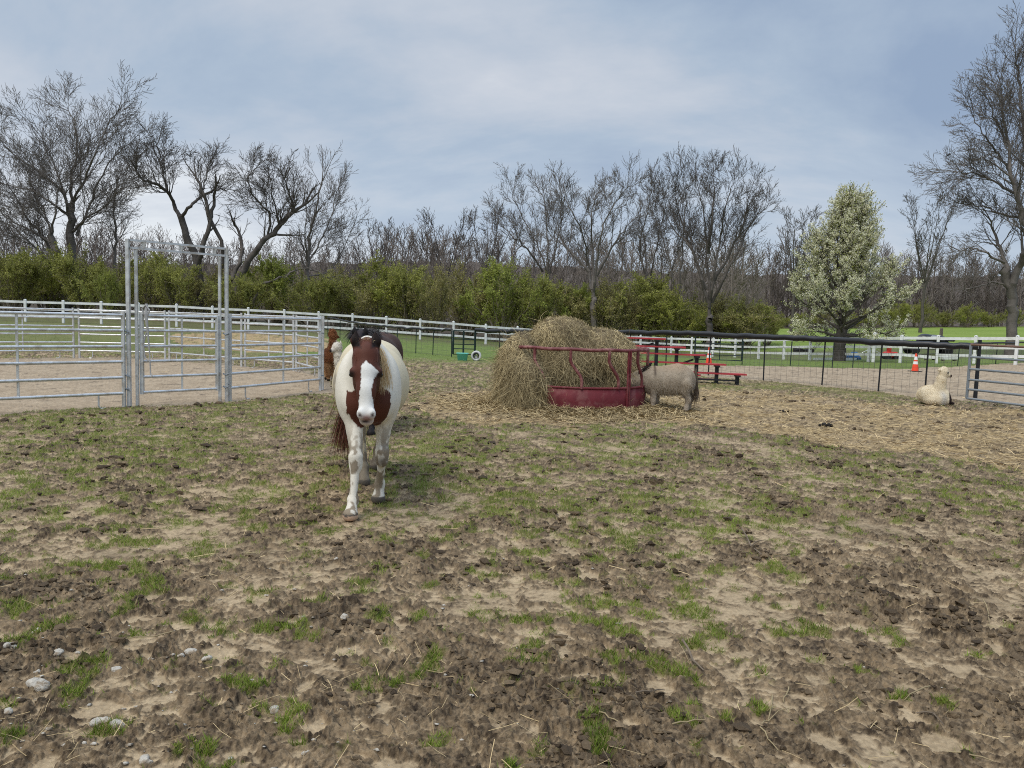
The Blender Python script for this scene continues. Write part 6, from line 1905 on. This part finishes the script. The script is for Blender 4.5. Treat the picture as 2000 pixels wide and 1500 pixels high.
# ------------------------------------------------------------------ donkey with its head in the feeder
def donkey():
    pos = gp(1298, 801); pos = Vector((2.87, 14.02, 0)); pos.z = float(gz(pos.x, pos.y)[0]) - .02
    S = Sdf((-1.15, -.42, -.02), (.75, .42, 1.05), .0125)
    # faces -x; shaggy barrel low to the ground
    S.ell((-.02, 0, .575), (.47, .245, .255), k=.1)
    S.ell((.18, 0, .635), (.27, .215, .235), k=.1)
    S.ell((.30, 0, .57), (.155, .19, .20), k=.08)
    S.ell((-.30, 0, .56), (.20, .20, .25), k=.1)
    S.cap((-.3, 0, .68), (.16, 0, .79), .08, .085, k=.1)
    # neck stretched forward and down through the bars
    S.chain([((-.30, 0, .60), .19), ((-.52, 0, .58), .135), ((-.70, .02, .57), .10)], (1, .66, 1.1), k=.06)
    # head
    S.ell((-.76, .03, .565), (.12, .085, .11), k=.05)
    S.chain([((-.80, .03, .55), .095), ((-.96, .05, .47), .062), ((-1.03, .06, .43), .055)], (1, .85, 1), k=.04)
    for sy in (-1, 1):
        S.ell((-.70, .02 + sy * .04, .53), (.075, .04, .09), k=.04)
        # long ears laid back
        S.cap((-.66, .02 + sy * .07, .66), (-.52, .02 + sy * .10, .76), .020, .034, (1, .6, 1), k=.02)
        S.cap((-.52, .02 + sy * .10, .76), (-.34, .02 + sy * .12, .855), .034, .008, (1, .55, 1), k=.015)
    # legs
    for (x0, y0, xk, xf, front) in ((-.29, -.11, -.285, -.30, 1), (-.24, .11, -.20, -.215, 1), (.27, -.115, .345, .315, 0), (.36, .105, .435, .41, 0)):
        if front:
            S.chain([((x0, y0, .50), .10), ((xk, y0, .27), .050), ((xk, y0, .215), .050), ((xf, y0, .10), .036), ((xf, y0, .065), .042)], k=.03)
            S.cap((xf, y0, .075), (xf - .02, y0, .02), .036, .050, k=.012)
        else:
            S.chain([((x0, y0, .54), .15), ((x0 - .02, y0, .44), .10), ((xk, y0, .27), .048), ((xk, y0, .23), .046), ((xf, y0, .10), .034), ((xf, y0, .065), .04)], k=.03)
            S.cap((xf, y0, .075), (xf - .02, y0, .02), .036, .048, k=.012)
    S.floor(0)
    V, Q = S.surface(); V = relax(V, Q, 1); nr = vnormals(V, Q)
    V = V + nr * (.010 * fbm3(V * np.array([1.2, 1.2, .6]), 14, 3, 3))[:, None]
    n = len(V); x, y, z = V.T; n1 = fbm3(V, 7, 3, 4); n2 = fbm3(V * np.array([1, 1, .35]), 30, 2, 5)
    def colour(P, a, b):
        xx, yy, zz = P.T
        t = np.clip(.5 + .6 * a + .35 * b, 0, 1)
        c = bl3(np.tile([.27, .222, .165], (len(P), 1)), (.43, .36, .275), t)
        c = bl3(c, (.36, .26, .17), sstep(.70, .86, zz) * .7)
        c = bl3(c, (.46, .40, .335), sstep(.42, .30, zz) * sstep(.42, .2, np.abs(xx)) * .6)
        c = bl3(c, (.40, .34, .27), sstep(.34, .18, zz) * .55)
        c = bl3(c, (.50, .43, .36), sstep(-.90, -1.0, xx) * .8)
        cross = np.exp(-((xx + .28) / .022) ** 2) * sstep(.62, .72, zz); c = bl3(c, (.05, .035, .028), np.clip(cross, 0, 1) * .8 * (np.abs(yy) < .3))
        return c
    c = colour(V, n1, n2)
    ea = np.array([-.66, .0, .66]); tt_ = np.clip((x + .66) / .32, 0, 1); ear = (x > -.68) & (x < -.32) & (np.hypot(np.abs(y - .02) - (.07 + .05 * tt_), z - (.66 + .195 * tt_)) < .040) & (tt_ > .25); c[ear] = (.035, .028, .025)
    c[z < .055] = (.045, .038, .033)
    root = thing('donkey', pos, 'shaggy grey-brown miniature donkey with its head pushed into the red feeder', 'donkey', None, -.04)
    link('body', raw_mesh('body', V, Q, M_FLEECE, True, c), root)
    for sy in (-1, 1):
        m = MB(); m.lathe((0, 0, 0), [(.001, -.016), (.010, -.012), (.016, 0), (.010, .012), (.001, .016)], 10); o = m.build('eye', M_EYE, root, smooth=True); o.location = (-.80, .03 + sy * .083, .585)
    rng = np.random.default_rng(9)
    cand = np.where((z > .26) & (x > -.78) & ~ear)[0]; i = cand[rng.integers(0, len(cand), 9500)]
    d = nr[i] * .16 + np.array([.25, 0, -.85]) + rng.normal(0, .16, (len(i), 3))
    L = rng.uniform(.025, .06, len(i))
    V2, F2 = hair_strands(rng, V[i] - nr[i] * .002, d, L, rng.uniform(.003, .006, len(i)), .08, .05, 4, unit(np.cross(d, nr[i])), .3)
    b = rng.normal(0, .30, len(i)); c2 = np.repeat(colour(V[i], n1[i] + b, b), 8, 0)
    link('coat', raw_mesh('coat', V2, F2, M_HAIR, False, c2), root)
    n = 320
    roots = np.stack([.475 + rng.normal(0, .012, n), rng.normal(0, .014, n), .70 + rng.normal(0, .05, n)], 1)
    dirs = np.stack([.12 + rng.normal(0, .05, n), rng.normal(0, .06, n), -.8 + rng.normal(0, .06, n)], 1)
    V2, F2 = hair_strands(rng, roots, dirs, .34 + .20 * rng.random(n), rng.uniform(.005, .009, n), .25, .03, 7)
    tt = rng.random((n, 1)); c2 = np.array([.06, .045, .034]) * (1 - tt) + np.array([.22, .165, .12]) * tt
    link('tail', raw_mesh('tail', V2, F2, M_HAIR, False, np.repeat(c2, 14, 0)), root)
donkey()

# ------------------------------------------------------------------ alpacas
def fluff(root, V, Q, nr, cfun, n, L, seed, name='fleece_tufts', sel=None, W=(.006, .012)):
    rng = np.random.default_rng(seed); cand = np.arange(len(V)) if sel is None else np.where(sel)[0]
    i = cand[rng.integers(0, len(cand), n)]
    d = nr[i] + rng.normal(0, .45, (n, 3)) + np.array([0, 0, -.35])
    V2, F2 = hair_strands(rng, V[i] - nr[i] * .006, d, rng.uniform(*L, n), rng.uniform(*W, n), .15, .22, 4, None, .5)
    c = cfun(V[i]) * (1 + rng.normal(0, .10, (n, 1)))
    link(name, raw_mesh(name, V2, F2, M_HAIR, False, np.repeat(np.clip(c, .005, .9), 8, 0)), root)

def alpaca_head(S, h, f, up=(0, 0, 1)):
    """h head centre, f unit facing; woolly topknot, wedge muzzle, upright ears"""
    h = np.array(h, float); f = np.array(f, float); f /= np.linalg.norm(f); u = np.array([0, 0, 1.0]); s = np.cross(f, u); s /= np.linalg.norm(s)
    S.ell(tuple(h + u * .02), (.118, .118, .112), k=.04)
    S.cap(tuple(h - u * .012), tuple(h + f * .125 - u * .045), .075, .045, k=.04)
    S.cap(tuple(h + f * .12 - u * .042), tuple(h + f * .158 - u * .055), .044, .034, k=.02)
    S.ell(tuple(h + u * .085 - f * .01), (.075, .075, .05), k=.04)
    for sx in (-1, 1):
        a = h + s * sx * .062 + u * .055 - f * .05
        yield a, sx, s, u, f, h

def lying_alpaca():
    pos = gp(1826, 793); pos.z = float(gz(pos.x, pos.y)[0])
    S = Sdf((-.72, -.62, -.03), (.72, .95, 1.0), .0125)
    S.ell((-.02, .24, .18), (.27, .46, .205), k=.1)
    S.ell((-.05, .12, .215), (.26, .34, .185), k=.1)
    S.ell((.10, -.10, .18), (.20, .22, .19), k=.08)
    S.ell((-.15, -.06, .11), (.14, .22, .13), k=.07); S.ell((.20, -.16, .10), (.10, .16, .115), k=.06)
    S.ell((.02, -.24, .12), (.13, .12, .13), k=.06)
    S.chain([((.03, -.02, .26), .18), ((.045, -.09, .40), .135), ((.060, -.11, .55), .112), ((.075, -.11, .66), .10)], k=.06)
    S.cap((.26, .02, .07), (.44, -.06, .035), .05, .030, k=.04)
    f = unit(np.array([.93, -.36, 0])); head = (.10, -.115, .705)
    ears = list(alpaca_head(S, head, f))
    for a, sx, s, u, ff, h in ears:
        tip = a + (-.15 * np.array([1, .1, 0]) + u * .010 if sx > 0 else np.array([-.07, .02, .045]))
        S.cap(tuple(a), tuple(a + (tip - a) * .55), .024, .026, (1, .8, .8), k=.02); S.cap(tuple(a + (tip - a) * .55), tuple(tip), .024, .007, (1, .8, .8), k=.012)
    S.floor(-.01)
    V, Q = S.surface(); V = relax(V, Q, 1); nr = vnormals(V, Q)
    wool = (V[:, 2] < .66).astype(float)
    V = V + nr * ((.007 * fbm3(V, 11, 3, 3)) * (.4 + .6 * wool))[:, None]
    def colour(P):
        t = np.clip(.5 + .6 * fbm3(P, 6, 2, 5), 0, 1)
        c = bl3(np.tile([.68, .57, .39], (len(P), 1)), (.78, .69, .52), t)
        bib = np.exp(-((P[:, 0] - .03) / .075) ** 2) * sstep(-.08, -.2, P[:, 1]) * sstep(.36, .25, P[:, 2])
        c = bl3(c, (.56, .53, .47), bib * .9)
        return c
    c = colour(V); hd = np.array(head); rel = V - hd; fw = rel @ f; sd = rel @ ears[0][2]
    nose = sstep(.135, .158, fw) * (V[:, 2] < head[2] - .02); c = bl3(c, (.03, .02, .02), np.clip(nose, 0, 1))
    mouth = np.exp(-((rel[:, 2] + .078) / .008) ** 2) * (fw > .11); c = bl3(c, (.06, .04, .04), np.clip(mouth, 0, 1))
    root = thing('alpaca', pos, 'cream alpaca lying on the straw at the right, head turned right', 'alpaca')
    root.scale = (.82, .82, .97)
    link('body', raw_mesh('body', V, Q, M_FLEECE, True, c), root)
    s = ears[0][2]
    for sx in (-1, 1):
        e = hd + f * .080 + s * sx * .078 + np.array([0, 0, .010])
        m = MB(); m.lathe((0, 0, 0), [(.001, -.024), (.017, -.017), (.025, 0), (.017, .017), (.001, .024)], 12); o = m.build('eye', M_EYE, root, smooth=True); o.location = tuple(e)
    fluff(root, V, Q, nr, colour, 7000, (.010, .024), 3, sel=(fw < .06) & (V[:, 2] > .02))
lying_alpaca()

def standing_alpaca(pos, rz, label, c0, c1, headdir, h_scale, legc, facec, seed):
    S = Sdf((-.36, -.55, -.02), (.36, .95, 1.50), .015)
    S.ell((0, .25, .70), (.21, .42, .235), k=.1); S.ell((0, .55, .68), (.20, .22, .22), k=.08); S.ell((0, -.06, .68), (.18, .2, .22), k=.08)
    S.chain([((0, -.05, .78), .15), ((0, -.15, .95), .105), ((0, -.18, 1.12), .088), ((0, -.19, 1.22), .085)], k=.06)
    f = unit(np.array(headdir, float)); head = (0, -.20, 1.27); ears = list(alpaca_head(S, head, f))
    for a, sx, s, u, ff, h in ears:
        S.cap(tuple(a), tuple(a + u * .075 + s * sx * .02), .022, .024, k=.02); S.cap(tuple(a + u * .075 + s * sx * .02), tuple(a + u * .14 + s * sx * .01), .022, .006, k=.012)
    for sx in (-1, 1):
        S.chain([((sx * .11, -.06, .62), .115), ((sx * .10, -.07, .38), .085), ((sx * .095, -.06, .22), .07), ((sx * .095, -.06, .10), .035), ((sx * .095, -.075, .03), .042)], k=.03)
        S.chain([((sx * .11, .55, .62), .135), ((sx * .10, .57, .42), .09), ((sx * .095, .62, .30), .07), ((sx * .095, .58, .10), .035), ((sx * .095, .565, .03), .042)], k=.03)
    S.cap((0, .76, .80), (0, .84, .62), .055, .05, k=.04)
    S.floor(0)
    V, Q = S.surface(); V = relax(V, Q, 1); nr = vnormals(V, Q); V = V + nr * (.014 * fbm3(V, 10, 3, seed))[:, None]
    def colour(P):
        t = np.clip(.5 + .7 * fbm3(P, 5, 2, seed), 0, 1); c = bl3(np.tile(c0, (len(P), 1)), c1, t)
        return bl3(c, legc, sstep(.60, .42, P[:, 2]))
    c = colour(V); hd = np.array(head); rel = V - hd; fw = rel @ f
    c = bl3(c, facec, sstep(.07, .11, fw) * (V[:, 2] > 1.1)); c = bl3(c, (.035, .025, .025), sstep(.150, .170, fw) * (V[:, 2] > 1.1))
    c[V[:, 2] < .07] = (.03, .025, .02)
    root = thing('alpaca', pos, label, 'alpaca', None, rz); root.scale = (h_scale,) * 3
    link('body', raw_mesh('body', V, Q, M_FLEECE, True, c), root)
    s = ears[0][2]
    for sx in (-1, 1):
        e = hd + f * .075 + s * sx * .068 + np.array([0, 0, .018]); m = MB(); m.lathe((0, 0, 0), [(.001, -.017), (.012, -.012), (.018, 0), (.012, .012), (.001, .017)], 10)
        o = m.build('eye', M_EYE, root, smooth=True); o.location = tuple(e)
    fluff(root, V, Q, nr, colour, 5000, (.02, .05), seed, sel=(fw < .05) & (V[:, 2] > .12))
p = gp(648, 745); standing_alpaca(Vector((p.x, p.y, 0)), .35, 'reddish brown alpaca standing behind the white alpaca, beside the end of the pen panel', (.20, .075, .032), (.30, .125, .055), (.75, .30, 0), .86, (.38, .215, .105), (.16, .06, .03), 21)
p = at(664, 720, 13.6); standing_alpaca(Vector((-3.00, 13.75, 0)), -math.pi / 2, 'white alpaca peeking out from behind the left flank of the paint horse', (.58, .52, .42), (.70, .645, .55), (.70, -.72, 0), .765, (.6, .54, .44), (.62, .56, .48), 22)
